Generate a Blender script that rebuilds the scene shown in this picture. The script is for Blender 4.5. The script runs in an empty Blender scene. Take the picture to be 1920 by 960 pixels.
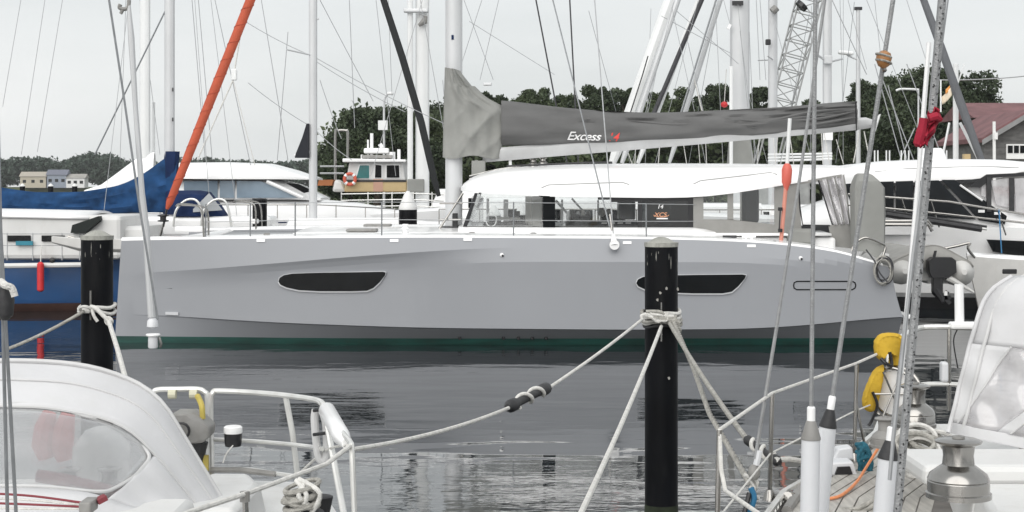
import bpy, bmesh, math, random
import numpy as np
from mathutils import Vector, Matrix
random.seed(7); RNG = np.random.default_rng(7)
R = math.radians
scene = bpy.context.scene
col = scene.collection
# ------------------------------------------------------------------ camera
F, CAMZ, HOR = 3000.0, 2.77, 345.0          # focal length in photo pixels, eye height, horizon row
cam = bpy.data.cameras.new('camera'); camo = bpy.data.objects.new('camera', cam); col.objects.link(camo)
camo.location = (0, 0, CAMZ); camo.rotation_euler = (R(90), 0, 0)
cam.sensor_width = 36; cam.lens = 36*F/1920; cam.shift_y = -(480-HOR)/1920
cam.clip_start = 0.1; cam.clip_end = 6000
scene.camera = camo
# ------------------------------------------------------------------ sky and sun (overcast)
SUN_EL, SUN_ROT = 37, 200
w = bpy.data.worlds.new('World'); scene.world = w; w.use_nodes = True
nt = w.node_tree; nt.nodes.clear()
def N(t, typ, **kw):
    n = t.nodes.new(typ)
    for k, v in kw.items(): setattr(n, k, v)
    return n
out = N(nt, 'ShaderNodeOutputWorld'); bg = N(nt, 'ShaderNodeBackground'); bg.inputs[1].default_value = 0.1
sky = N(nt, 'ShaderNodeTexSky', sky_type='NISHITA', sun_disc=False, sun_elevation=R(SUN_EL), sun_rotation=R(SUN_ROT))
sky.air_density = 1.0; sky.dust_density = 3.0
tc = N(nt, 'ShaderNodeTexCoord'); mp = N(nt, 'ShaderNodeMapping'); mp.inputs['Scale'].default_value = (1.6, 1.6, 7)
no = N(nt, 'ShaderNodeTexNoise'); no.inputs['Scale'].default_value = 1.6; no.inputs['Detail'].default_value = 6; no.inputs['Roughness'].default_value = .5
rp = N(nt, 'ShaderNodeValToRGB')
rp.color_ramp.elements[0].position = .3; rp.color_ramp.elements[0].color = (4.75, 4.93, 4.95, 1)
rp.color_ramp.elements[1].position = .72; rp.color_ramp.elements[1].color = (6.0, 6.08, 6.08, 1)
mx = N(nt, 'ShaderNodeMixRGB'); mx.inputs[0].default_value = .93
L = nt.links.new
L(tc.outputs['Generated'], mp.inputs[0]); L(mp.outputs[0], no.inputs['Vector']); L(no.outputs[0], rp.inputs[0])
L(sky.outputs[0], mx.inputs[1]); L(rp.outputs[0], mx.inputs[2]); L(mx.outputs[0], bg.inputs[0]); L(bg.outputs[0], out.inputs[0])
sl = bpy.data.lights.new('sun', 'SUN'); sl.energy = 1.5; sl.angle = R(75); sl.color = (1, .98, .95)
so = bpy.data.objects.new('sun', sl); col.objects.link(so)
so.rotation_euler = (R(90-SUN_EL), 0, R(180-SUN_ROT)); so.location = (0, -5, 60)
v = scene.view_settings; v.view_transform = 'Standard'; v.look = 'None'; v.gamma = 1; v.use_curve_mapping = False; v.exposure = 0.66
scene.cycles.max_bounces = 8; scene.cycles.volume_bounces = 2; scene.cycles.transparent_max_bounces = 16; scene.cycles.use_denoising = True
# ------------------------------------------------------------------ helpers
def P(px, py, Y): return Vector(((px-960)*Y/F, Y, CAMZ+(HOR-py)*Y/F))
def PX(px, Y): return (px-960)*Y/F
def PZ(py, Y): return CAMZ+(HOR-py)*Y/F
ORG = {}
def wpos(o):
    p = Vector((0, 0, 0))
    while o: p += o.location; o = o.parent
    return p
class MB:
    def __init__(s): s.v = []; s.f = []
    def add(s, vs, fs):
        b = len(s.v); s.v += [tuple(q) for q in vs]; s.f += [tuple(i+b for i in f) for f in fs]; return s
    def box(s, c, size, rz=0, ry=0, rx=0):
        a, b, d = [q/2 for q in size]
        m = Matrix.Translation(c) @ Matrix.Rotation(rz, 4, 'Z') @ Matrix.Rotation(ry, 4, 'Y') @ Matrix.Rotation(rx, 4, 'X')
        vs = [m @ Vector((x*a, y*b, z*d)) for x in (-1, 1) for y in (-1, 1) for z in (-1, 1)]
        return s.add(vs, [(0,1,3,2),(4,6,7,5),(0,4,5,1),(2,3,7,6),(0,2,6,4),(1,5,7,3)])
    def tube(s, pts, r, n=8, caps=True, closed=False):
        pts = [Vector(p) for p in pts]; m = len(pts); rr = r if isinstance(r, (list, tuple)) else [r]*m
        rings = []; up = None
        for i, p in enumerate(pts):
            if closed: d = pts[(i+1) % m]-pts[i-1]
            else: d = pts[min(i+1, m-1)]-pts[max(i-1, 0)]
            d.normalize()
            if up is None:
                up = Vector((0, 0, 1)) if abs(d.z) < .9 else Vector((1, 0, 0))
            a = d.cross(up)
            if a.length < 1e-5: a = d.cross(Vector((0, 1, 0)))
            a.normalize(); b = a.cross(d); up = b
            rings.append([p+(a*math.cos(2*math.pi*k/n)+b*math.sin(2*math.pi*k/n))*rr[i] for k in range(n)])
        return s.loft(rings, True, caps and not closed, closed)
    def loft(s, rings, around=True, caps=False, closed=False):
        n = len(rings[0]); m = len(rings); vs = [q for rg in rings for q in rg]; fs = []
        for i in range(m if closed else m-1):
            j = (i+1) % m
            for k in range(n if around else n-1):
                l = (k+1) % n; fs.append((i*n+k, i*n+l, j*n+l, j*n+k))
        if caps: fs += [tuple(range(n))[::-1], tuple((m-1)*n+k for k in range(n))]
        return s.add(vs, fs)
    def lathe(s, c, prof, n=20, axis=(0, 0, 1)):
        c = Vector(c); q = Vector((0, 0, 1)).rotation_difference(Vector(axis))
        rings = [[c+q @ Vector((r*math.cos(2*math.pi*k/n), r*math.sin(2*math.pi*k/n), z)) for k in range(n)] for r, z in prof]
        return s.loft(rings, True, True)
    def prism(s, poly, d):
        """poly: list of 3D points (planar), extruded by vector d"""
        n = len(poly); d = Vector(d); vs = [Vector(p) for p in poly]; vs += [p+d for p in vs]
        return s.add(vs, [tuple(range(n))[::-1], tuple(range(n, 2*n))]+[(k, (k+1) % n, n+(k+1) % n, n+k) for k in range(n)])
    def torus(s, c, R0, r, axis=(0, 1, 0), n=24, m=8, a0=0, a1=2*math.pi, sy=1):
        q = Vector((0, 0, 1)).rotation_difference(Vector(axis)); full = a1-a0 > 6.28
        k = n if full else n+1
        pts = [Vector(c)+q @ Vector((R0*math.cos(a0+(a1-a0)*i/n), sy*R0*math.sin(a0+(a1-a0)*i/n), 0)) for i in range(k)]
        return s.tube(pts, r, m, True, full)
    def grid(s, fn, nu, nv):
        vs = [fn(i/nu, j/nv) for i in range(nu+1) for j in range(nv+1)]; w_ = nv+1
        return s.add(vs, [(i*w_+j, i*w_+j+1, (i+1)*w_+j+1, (i+1)*w_+j) for i in range(nu) for j in range(nv)])
    def build(s, name, m, parent=None, smooth=True, ang=35, bevel=0, solid=0):
        me = bpy.data.meshes.new(name)
        if parent: off = wpos(parent)
        else:
            a = np.array(s.v); off = Vector(((a[:,0].min()+a[:,0].max())/2, (a[:,1].min()+a[:,1].max())/2, a[:,2].min()))
        me.from_pydata([Vector(q)-off for q in s.v], [], s.f); 
        bm = bmesh.new(); bm.from_mesh(me); bmesh.ops.recalc_face_normals(bm, faces=bm.faces); bm.to_mesh(me); bm.free()
        me.materials.append(m)
        if smooth:
            me.polygons.foreach_set('use_smooth', [True]*len(me.polygons)); me.set_sharp_from_angle(angle=R(ang))
        o = bpy.data.objects.new(name, me); col.objects.link(o)
        if parent: o.parent = parent
        else: o.location = off
        if solid:
            md = o.modifiers.new('s', 'SOLIDIFY'); md.thickness = solid; md.offset = 0
        if bevel:
            md = o.modifiers.new('b', 'BEVEL'); md.width = bevel; md.segments = 2; md.limit_method = 'ANGLE'; md.angle_limit = R(40)
        return o
def tag(o, label=None, cat=None, group=None, kind=None):
    for k, x in (('label', label), ('category', cat), ('group', group), ('kind', kind)):
        if x: o[k] = x
    return o
def thing(name, label, cat, loc, group=None):
    o = bpy.data.objects.new(name, None); col.objects.link(o); o.location = loc; o.empty_display_size = .2
    return tag(o, label, cat, group)
def copy_tree(o, parent=None):
    c = o.copy(); col.objects.link(c); c.parent = parent
    for ch in list(o.children): copy_tree(ch, c)
    return c
def tube(name, pts, r, m, parent=None, n=8, **kw): return MB().tube(pts, r, n).build(name, m, parent, **kw)
def bez(pts, n=8):
    """Catmull-Rom through pts"""
    p = [Vector(q) for q in pts]; o = []
    for i in range(len(p)-1):
        a, b, c, d = p[max(i-1, 0)], p[i], p[i+1], p[min(i+2, len(p)-1)]
        for k in range(n):
            t = k/n; o.append(.5*((2*b)+(c-a)*t+(2*a-5*b+4*c-d)*t*t+(3*b-a-3*c+d)*t**3))
    return o+[p[-1]]
def sag(a, b, s, n=12):
    a, b = Vector(a), Vector(b); return [a.lerp(b, t/n)-Vector((0, 0, s*4*(t/n)*(1-t/n))) for t in range(n+1)]
def lerp_tab(t, x):
    if x <= t[0][0]: return t[0][1]
    for (a, b), (c, d) in zip(t, t[1:]):
        if x <= c: return b+(d-b)*(x-a)/(c-a)
    return t[-1][1]
def smooth_tab(t, x):
    xs = [q[0] for q in t]; h = (xs[-1]-xs[0])/60
    return sum(lerp_tab(t, min(max(x+k*h, xs[0]), xs[-1])) for k in range(-3, 4))/7
from mathutils.bvhtree import BVHTree
def hit(o, px, py):
    """point of a built surface that lies under a photo point (to lay trim on it)"""
    w_ = wpos(o); t = BVHTree.FromPolygons([v.co+w_ for v in o.data.vertices], [tuple(p.vertices) for p in o.data.polygons])
    c = Vector((0, 0, CAMZ)); d = (P(px, py, 10)-c).normalized(); h = t.ray_cast(c, d)[0]
    return h if h else P(px, py, 30)
# ------------------------------------------------------------------ materials
MATS = {}
def mat(name, c, rough=.5, metal=0, var=.08, vs=3.0, bump=0, bs=40, spec=.5, stretch=(1, 1, 1), coat=0, dirt=0, dcol=(.25, .22, .18)):
    if name in MATS: return MATS[name]
    m = bpy.data.materials.new(name); m.use_nodes = True; t = m.node_tree; b = t.nodes['Principled BSDF']; l = t.links.new
    b.inputs['Roughness'].default_value = rough; b.inputs['Metallic'].default_value = metal; b.inputs['Specular IOR Level'].default_value = spec
    b.inputs['Coat Weight'].default_value = coat
    tc = N(t, 'ShaderNodeTexCoord'); mp = N(t, 'ShaderNodeMapping'); mp.inputs['Scale'].default_value = stretch; l(tc.outputs['Object'], mp.inputs[0])
    n1 = N(t, 'ShaderNodeTexNoise'); n1.inputs['Scale'].default_value = vs; n1.inputs['Detail'].default_value = 5; l(mp.outputs[0], n1.inputs['Vector'])
    r = N(t, 'ShaderNodeValToRGB'); e = r.color_ramp.elements
    e[0].position = .3; e[1].position = .7; e[0].color = tuple(x*(1-var) for x in c)+(1,); e[1].color = tuple(min(1, x*(1+var)) for x in c)+(1,)
    l(n1.outputs[0], r.inputs[0]); last = r.outputs[0]
    if dirt:
        n2 = N(t, 'ShaderNodeTexNoise'); n2.inputs['Scale'].default_value = vs*2.7; n2.inputs['Detail'].default_value = 8; n2.inputs['Roughness'].default_value = .7
        mp2 = N(t, 'ShaderNodeMapping'); mp2.inputs['Scale'].default_value = (1, 1, .25); l(tc.outputs['Object'], mp2.inputs[0]); l(mp2.outputs[0], n2.inputs['Vector'])
        r2 = N(t, 'ShaderNodeValToRGB'); r2.color_ramp.elements[0].position = .52; r2.color_ramp.elements[1].position = .78
        r2.color_ramp.elements[1].color = (dirt, dirt, dirt, 1); r2.color_ramp.elements[0].color = (0, 0, 0, 1)
        l(n2.outputs[0], r2.inputs[0]); mm = N(t, 'ShaderNodeMixRGB'); l(r2.outputs[0], mm.inputs[0]); l(last, mm.inputs[1]); mm.inputs[2].default_value = tuple(dcol)+(1,)
        last = mm.outputs[0]
    l(last, b.inputs['Base Color'])
    if bump:
        n3 = N(t, 'ShaderNodeTexNoise'); n3.inputs['Scale'].default_value = bs; n3.inputs['Detail'].default_value = 4; l(mp.outputs[0], n3.inputs['Vector'])
        bp = N(t, 'ShaderNodeBump'); bp.inputs['Strength'].default_value = bump; bp.inputs['Distance'].default_value = .02
        l(n3.outputs[0], bp.inputs['Height']); l(bp.outputs[0], b.inputs['Normal'])
    MATS[name] = m; return m
def glass(name, tint, gloss=.12, rough=.03, haze=0, hcol=(.8, .8, .8)):
    """thin sheet: mostly see-through, some mirror, some milky haze"""
    m = bpy.data.materials.new(name); m.use_nodes = True; t = m.node_tree; t.nodes.clear(); l = t.links.new
    o = N(t, 'ShaderNodeOutputMaterial'); tr = N(t, 'ShaderNodeBsdfTransparent'); tr.inputs[0].default_value = tuple(tint)+(1,)
    g = N(t, 'ShaderNodeBsdfGlossy'); g.inputs['Roughness'].default_value = rough; g.inputs[0].default_value = (1, 1, 1, 1)
    d = N(t, 'ShaderNodeBsdfDiffuse'); d.inputs[0].default_value = tuple(hcol)+(1,)
    a = N(t, 'ShaderNodeMixShader'); b = N(t, 'ShaderNodeMixShader')
    lw = N(t, 'ShaderNodeLayerWeight'); lw.inputs[0].default_value = .35
    ma = N(t, 'ShaderNodeMath', operation='MULTIPLY_ADD'); ma.inputs[1].default_value = .6; ma.inputs[2].default_value = gloss; l(lw.outputs['Fresnel'], ma.inputs[0])
    nz = N(t, 'ShaderNodeTexNoise'); nz.inputs['Scale'].default_value = 2.5; nz.inputs['Detail'].default_value = 3
    mh = N(t, 'ShaderNodeMath', operation='MULTIPLY'); mh.inputs[1].default_value = haze*2; l(nz.outputs[0], mh.inputs[0])
    l(mh.outputs[0], a.inputs[0]); l(tr.outputs[0], a.inputs[1]); l(d.outputs[0], a.inputs[2])
    l(ma.outputs[0], b.inputs[0]); l(a.outputs[0], b.inputs[1]); l(g.outputs[0], b.inputs[2]); l(b.outputs[0], o.inputs[0]); return m
def leafmat(name, c1, c2):
    m = bpy.data.materials.new(name); m.use_nodes = True; t = m.node_tree; b = t.nodes['Principled BSDF']; l = t.links.new
    tc = N(t, 'ShaderNodeTexCoord'); n1 = N(t, 'ShaderNodeTexNoise'); n1.inputs['Scale'].default_value = .55; n1.inputs['Detail'].default_value = 6
    r = N(t, 'ShaderNodeValToRGB'); r.color_ramp.elements[0].position = .35; r.color_ramp.elements[1].position = .68
    r.color_ramp.elements[0].color = tuple(c1)+(1,); r.color_ramp.elements[1].color = tuple(c2)+(1,)
    l(tc.outputs['Object'], n1.inputs['Vector']); l(n1.outputs[0], r.inputs[0]); l(r.outputs[0], b.inputs['Base Color'])
    b.inputs['Roughness'].default_value = .6; b.inputs['Specular IOR Level'].default_value = .3; return m
M = dict(
 gel=mat('white_gelcoat', (.87, .87, .87), .25, var=.02, vs=.7, coat=.3),
 gelw=mat('weathered_gelcoat', (.66, .66, .65), .45, var=.05, vs=2, dirt=.4, dcol=(.45, .43, .39)),
 hull=mat('grey_hull_paint', (.275, .285, .306), .42, var=.03, vs=.6, coat=.08, dirt=.22, dcol=(.225, .231, .243)),
 hull_far=mat('cream_gelcoat', (.68, .67, .64), .4, var=.04, vs=1),
 green=mat('green_antifouling', (.006, .050, .040), .6, var=.45, vs=4, dirt=.75, dcol=(.02, .04, .03), stretch=(.3, 1, 2)),
 black=mat('black_plastic', (.012, .012, .014), .35, var=.2),
 pile=mat('black_pile_sleeve', (.0045, .005, .0065), .5, var=.5, vs=5, bump=.15, bs=14, stretch=(1, 1, .3), dirt=.35, dcol=(.028, .028, .027), spec=.12),
 cap=mat('pile_cap_grey', (.34, .34, .31), .75, var=.25, vs=14, bump=.3, bs=60, dirt=.6, dcol=(.16, .16, .13)),
 capw=mat('pile_cap_white', (.74, .74, .73), .5, var=.06, vs=4),
 dark=mat('dark_tinted_panel', (.006, .007, .008), .1, var=.2, spec=.12),
 canvas=mat('grey_canvas', (.27, .267, .255), .9, var=.07, vs=4, bump=.35, bs=9, spec=.15),
 canvas2=mat('light_grey_canvas', (.265, .268, .255), .9, var=.06, vs=3, bump=.15, bs=25, spec=.15),
 bag=mat('dark_grey_sail_bag', (.13, .13, .13), .85, var=.14, vs=3, bump=.35, bs=6, spec=.2, stretch=(.4, 1, 1.2)),
 alu=mat('aluminium', (.56, .57, .58), .38, metal=.55, var=.06, vs=2),
 mastw=mat('white_mast_paint', (.76, .77, .77), .4, var=.04, vs=.8, dirt=.15, dcol=(.5, .5, .48)),
 mastg=mat('grey_mast_alloy', (.56, .57, .58), .42, metal=.15, var=.06, vs=.8),
 steel=mat('stainless_steel', (.34, .33, .315), .2, metal=1, var=.06, vs=8),
 railw=mat('pale_rail', (.72, .72, .70), .25, metal=.45, var=.1, vs=8, dirt=.35, dcol=(.42, .38, .3)),
 wire=mat('rigging_wire', (.26, .27, .28), .4, metal=.5, var=.15, vs=20),
 wirel=mat('pale_rigging_wire', (.40, .41, .42), .45, metal=.3, var=.1, vs=20),
 wirem=mat('grey_rigging_wire', (.30, .305, .31), .45, metal=.3, var=.15, vs=30, bump=.4, bs=200),
 wired=mat('dark_rigging_line', (.045, .045, .05), .7, var=.2, vs=10),
 ropew=mat('white_rope', (.70, .69, .66), .85, var=.14, vs=30, bump=.6, bs=160, spec=.2),
 ropeg=mat('weathered_grey_rope', (.40, .39, .36), .9, var=.25, vs=30, bump=.8, bs=120, spec=.15),
 orange=mat('orange_sail_cover', (.50, .095, .045), .75, var=.1, vs=4, bump=.3, bs=14),
 coral=mat('faded_coral_plastic', (.60, .24, .18), .5, var=.08, vs=5),
 redbuoy=mat('coral_red_plastic', (.64, .13, .095), .45, var=.08, vs=5),
 red=mat('red_cloth', (.34, .012, .035), .85, var=.2, vs=8, bump=.3, bs=20),
 redp=mat('red_fender', (.60, .03, .035), .5, var=.12, vs=6),
 blue=mat('blue_hull_paint', (.020, .085, .235), .3, var=.14, vs=1.5, coat=.2, dirt=.15, dcol=(.05, .1, .2)),
 bluec=mat('blue_canvas', (.014, .05, .13), .85, var=.45, vs=3, bump=.4, bs=7, spec=.15),
 navy=mat('navy_canvas', (.012, .025, .075), .85, var=.25, vs=3, bump=.35, bs=8, spec=.15),
 brown=mat('brown_antifouling', (.05, .022, .016), .7, var=.3, vs=3),
 yellow=mat('yellow_lifebuoy_cover', (.56, .36, .04), .8, var=.12, vs=9, bump=.5, bs=18, spec=.2),
 cream=mat('buff_paint', (.52, .39, .20), .5, var=.07, vs=1.5, dirt=.2, dcol=(.35, .2, .12)),
 teal=mat('teal_glass', (.02, .16, .16), .12, var=.15, spec=.6),
 hood=mat('white_sprayhood_cloth', (.60, .60, .61), .85, var=.05, vs=2.5, bump=.3, bs=6, spec=.15, dirt=.3, dcol=(.52, .52, .50)),
 hoodt=mat('sprayhood_trim', (.56, .56, .56), .8, var=.06, vs=5),
 teak=mat('weathered_teak', (.42, .405, .375), .8, var=.22, vs=9, bump=.3, bs=60, stretch=(4, .35, 4)),
 caulk=mat('deck_caulk', (.16, .15, .14), .8, var=.2, vs=10),
 rubber=mat('dark_rubber', (.028, .028, .03), .6, var=.3, vs=12, bump=.2, bs=40),
 pvc=mat('grey_white_pvc', (.66, .67, .69), .4, var=.04, vs=4),
 tealrope=mat('teal_rope', (.02, .12, .17), .85, var=.3, vs=30, bump=.6, bs=120),
 orangerope=mat('orange_cord', (.75, .28, .12), .7, var=.1, vs=20),
 wood=mat('varnished_wood', (.30, .14, .05), .4, var=.35, vs=12, stretch=(1, 1, .2)),
 rib=mat('grey_hypalon', (.56, .555, .54), .6, var=.06, vs=4, dirt=.2, dcol=(.4, .38, .34)),
 ribc=mat('dinghy_cover_canvas', (.33, .325, .31), .9, var=.1, vs=5, bump=.4, bs=12),
 roofred=mat('red_roof_tiles', (.17, .082, .086), .8, var=.25, vs=1.2, bump=.4, bs=8),
 shingle=mat('grey_shingles', (.13, .128, .125), .85, var=.3, vs=2.2, bump=.6, bs=6, stretch=(1, 1, 3)),
 bark=mat('bark', (.075, .062, .05), .9, var=.3, vs=6, bump=.6, bs=12),
 grass=mat('shore_grass', (.075, .095, .04), .95, var=.4, vs=.15),
 quay=mat('quay_concrete', (.30, .29, .27), .9, var=.15, vs=.5, bump=.3, bs=3),
 whitep=mat('white_paint', (.78, .78, .77), .5, var=.04, vs=2),
 cranep=mat('grey_crane_paint', (.33, .335, .34), .6, var=.2, vs=2),
 inter=mat('cabin_lining', (.55, .54, .51), .6, var=.06, vs=2),
 interd=mat('dark_upholstery', (.045, .047, .05), .7, var=.2, vs=3),
 white=mat('white_lettering', (.8, .8, .8), .6, var=.01),
 grey5=mat('grey_plastic', (.24, .235, .225), .55, var=.2, vs=9, dirt=.3, dcol=(.12, .1, .07)),
 yhose=mat('yellow_hose', (.45, .36, .08), .6, var=.2, vs=12),
)
M['clear'] = glass('clear_window', (.94, .95, .95), .03)
M['tint'] = glass('tinted_window', (.20, .215, .22), .06)
M['bluegl'] = glass('blue_grey_window', (.42, .50, .56), .10, haze=.22, hcol=(.4, .48, .55))
M['vinyl'] = glass('clear_vinyl', (.90, .90, .90), .05, .09, haze=.10, hcol=(.75, .75, .76))
M['vinylh'] = glass('milky_vinyl', (.90, .89, .90), .05, .12, haze=.42, hcol=(.78, .77, .78))
# ------------------------------------------------------------------ setting: water, far shore
def build_water():
    WY = -330.0                 # the sheet's own origin lies 330 m beyond the camera
    m = bpy.data.materials.new('harbour_water'); m.use_nodes = True; t = m.node_tree; b = t.nodes['Principled BSDF']; l = t.links.new
    b.inputs['Base Color'].default_value = (.014, .019, .022, 1); b.inputs['Roughness'].default_value = .02; b.inputs['IOR'].default_value = 1.78
    b.inputs['Specular IOR Level'].default_value = .5
    tc = N(t, 'ShaderNodeTexCoord')
    def noise(sx, sy, scale, detail, rough=.5):
        mp = N(t, 'ShaderNodeMapping'); mp.inputs['Scale'].default_value = (sx, sy, 1); l(tc.outputs['Object'], mp.inputs[0])
        n = N(t, 'ShaderNodeTexNoise'); n.inputs['Scale'].default_value = scale; n.inputs['Detail'].default_value = detail; n.inputs['Roughness'].default_value = rough
        l(mp.outputs[0], n.inputs['Vector']); return n.outputs[0]
    fine = noise(.40, 1.0, 2.9, 4); mid = noise(.4, 1.0, .9, 2); patch = noise(.16, .5, .33, 2)
    pr = N(t, 'ShaderNodeValToRGB'); pr.color_ramp.elements[0].position = .42; pr.color_ramp.elements[1].position = .62
    pr.color_ramp.elements[0].color = (.035, .035, .035, 1)
    # ripples are stronger outside the lee of the big hull
    sp = N(t, 'ShaderNodeSeparateXYZ'); l(tc.outputs['Object'], sp.inputs[0])
    mr = N(t, 'ShaderNodeMapRange'); mr.inputs['From Min'].default_value = 13.0+WY; mr.inputs['From Max'].default_value = 24.0+WY; mr.inputs['To Min'].default_value = .08; mr.inputs['To Max'].default_value = -.03; l(sp.outputs['Y'], mr.inputs['Value'])
    ad = N(t, 'ShaderNodeMath', operation='ADD'); l(patch, ad.inputs[0]); l(mr.outputs[0], ad.inputs[1]); l(ad.outputs[0], pr.inputs[0])
    mu = N(t, 'ShaderNodeMath', operation='MULTIPLY'); l(fine, mu.inputs[0]); l(pr.outputs[0], mu.inputs[1])
    b1 = N(t, 'ShaderNodeBump'); b1.inputs['Strength'].default_value = 1; b1.inputs['Distance'].default_value = .009; l(mu.outputs[0], b1.inputs['Height'])
    b2 = N(t, 'ShaderNodeBump'); b2.inputs['Strength'].default_value = 1; b2.inputs['Distance'].default_value = .017; l(mid, b2.inputs['Height'])
    l(b1.outputs[0], b2.inputs['Normal']); l(b2.outputs[0], b.inputs['Normal'])
    mb = MB(); mb.add([(-480, -60, 0), (480, -60, 0), (480, 720, 0), (-480, 720, 0)], [(0, 1, 2, 3)])
    o = mb.build('water', m, smooth=False); tag(o, 'dark grey harbour water with light ripples', kind='structure')
build_water()
# land: quay behind the boats on the right, far shore on the left
def land(name, poly, z, m, label):
    mb = MB(); mb.prism([(x, y, -1.0) for x, y in poly], (0, 0, z+1.0)); o = mb.build(name, m, smooth=False); return tag(o, label, kind='structure')
land('quay', [(-11, 68), (80, 62), (80, 72), (-11, 74)], 1.0, M['quay'], 'low concrete quay behind the moored boats')
land('shore_ground', [(-13, 74.05), (80, 72.05), (160, 160), (120, 260), (-20, 210), (-16, 110)], 1.2, M['grass'], 'grassy shore behind the marina')
land('far_shore', [(-340, 560), (60, 520), (90, 690), (-360, 690)], 1.5, M['grass'], 'distant low wooded shore across the water')

# ------------------------------------------------------------------ trees
LEAF = [leafmat('leaves_dark', (.026, .040, .022), (.066, .088, .044)), leafmat('leaves_mid', (.034, .052, .026), (.088, .112, .052)),
        leafmat('leaves_far', (.022, .040, .030), (.055, .080, .058))]
def leaf_mesh(name, centers, radii, per, size, m, parent, seed, flat=.8):
    rg = np.random.default_rng(seed); C = []; 
    for c, r, n in zip(centers, radii, per):
        d = rg.normal(size=(n, 3)); d /= np.linalg.norm(d, axis=1)[:, None]
        rad = r*(rg.uniform(.25, 1.0, (n, 1))**.45)*(1+.12*rg.normal(size=(n, 1))); C.append(np.array(c)+d*rad*np.array([1, 1, flat]))
    C = np.concatenate(C); n = len(C); off = np.array(wpos(parent)) if parent else np.array([0, 0, 0.])
    a = rg.normal(size=(n, 3)); a /= np.linalg.norm(a, axis=1)[:, None]
    b = np.cross(a, rg.normal(size=(n, 3))); b /= np.linalg.norm(b, axis=1)[:, None]
    s = size*rg.uniform(.55, 1.35, (n, 1)); a = a*s; b = b*s*.6
    V = np.stack([C-a, C-b*.9+a*.1, C+a, C+b*.9+a*.1], 1).reshape(-1, 3)-off
    me = bpy.data.meshes.new(name); me.vertices.add(4*n); me.vertices.foreach_set('co', V.ravel().astype(np.float32))
    me.loops.add(4*n); me.loops.foreach_set('vertex_index', np.arange(4*n, dtype=np.int32)); me.polygons.add(n)
    me.polygons.foreach_set('loop_start', np.arange(0, 4*n, 4, dtype=np.int32)); me.update(); me.validate(); me.materials.append(m)
    o = bpy.data.objects.new(name, me); col.objects.link(o)
    if parent: o.parent = parent
    return o
def tree(label, X, Y, top, width, kind=0, seed=0, z0=1.2, dens=1.0):
    rg = random.Random(seed); h = top-z0
    t = thing('tree', label, 'tree', (X, Y, z0), 'trees behind the marina')
    trunk = MB(); th = h*.4; trunk.tube([(X, Y, z0-.3), (X+.1, Y, z0+th*.5), (X-.05, Y+.1, z0+th), (X, Y, z0+h*.75)], [h*.035, h*.028, h*.022, h*.008], 8); 
    tr = trunk.build('trunk', M['bark'], t)
    cs, rs, ns = [], [], []
    k = 40
    for i in range(9):      # dense heart of the crown
        u = .3+.5*i/8; a = rg.uniform(0, 6.283); cs.append((X+math.cos(a)*width*.16, Y+math.sin(a)*width*.16, z0+h*u)); rs.append(width*.24*(1.05-.35*u)); ns.append(1600)
    for i in range(k):
        u = rg.uniform(.22, .94); wz = math.sin(min(1, (1-u)*1.9+.12)*math.pi/2)*math.sqrt(max(.05, 1-max(0, .42-u)*1.6))
        a = rg.uniform(0, 6.283); q = rg.uniform(.2, 1)**.6*width/2*wz*.85
        c = (X+math.cos(a)*q, Y+math.sin(a)*q, z0+h*u); r = rg.uniform(.07, .16)*width*(1.15-.45*u)
        if c[2]+r*.8 > top: c = (c[0], c[1], top-r*.8)
        cs.append(c); rs.append(r); ns.append(int(1700*dens*(r/1.2)**2)+130)
        if i < 7: tube('limb', [(X, Y, z0+h*(.25+.05*i)), ((X+c[0])/2, (Y+c[1])/2, z0+h*(.25+.05*i)*.4+c[2]*.6-z0*.6*0), c], [h*.014, h*.009, h*.004], M['bark'], tr, 5)
    leaf_mesh('crown', cs, rs, ns, .115, LEAF[kind], t, seed)
    return t
# (px centre, px top, Y, px width, label)
TREES = [
 (705, 198, 92, 150, 0, 'broad dark tree rising behind the buff workboat'),
 (655, 238, 96, 80, 0, 'small tree on the left flank of the tree behind the workboat'),
 (770, 205, 99, 110, 1, 'tree showing between the pale masts and the grey mast cover'),
 (840, 175, 112, 110, 0, 'tree hidden mostly behind the grey mast cover'),
 (925, 158, 110, 75, 0, 'dark pointed tree just right of the mast cover'),
 (1000, 156, 108, 85, 1, 'round tree above the front end of the dark sail bag'),
 (1062, 170, 112, 80, 1, 'low lighter tree behind the pair of thin dark halyards'),
 (1115, 152, 110, 80, 0, 'taller tree behind the middle of the sail bag'),
 (1178, 158, 113, 80, 0, 'tree behind the leaning furled white sails'),
 (1235, 163, 108, 75, 1, 'tree behind the leaning dark stay'),
 (1290, 160, 112, 80, 1, 'tree between the leaning dark stay and the broad mast'),
 (1345, 150, 109, 80, 0, 'tree directly left of the broad grey mast'),
 (1425, 155, 110, 70, 0, 'tree between the broad mast and the lattice crane'),
 (1530, 180, 118, 90, 0, 'low tree behind the lattice crane'),
 (1625, 148, 104, 95, 0, 'dark tree behind the street lamp at the boom end'),
 (1690, 130, 100, 110, 0, 'dark tree left of the tallest tree'),
 (1755, 107, 94, 190, 0, 'tallest broad dark tree beside the red roofed house'),
]
for i, (px, py, Y, pw, kd, lab) in enumerate(TREES):
    tree(lab, PX(px, Y), Y, PZ(py, Y), pw*Y/F*1.65, kd, 100+i, dens=1.0)
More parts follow.
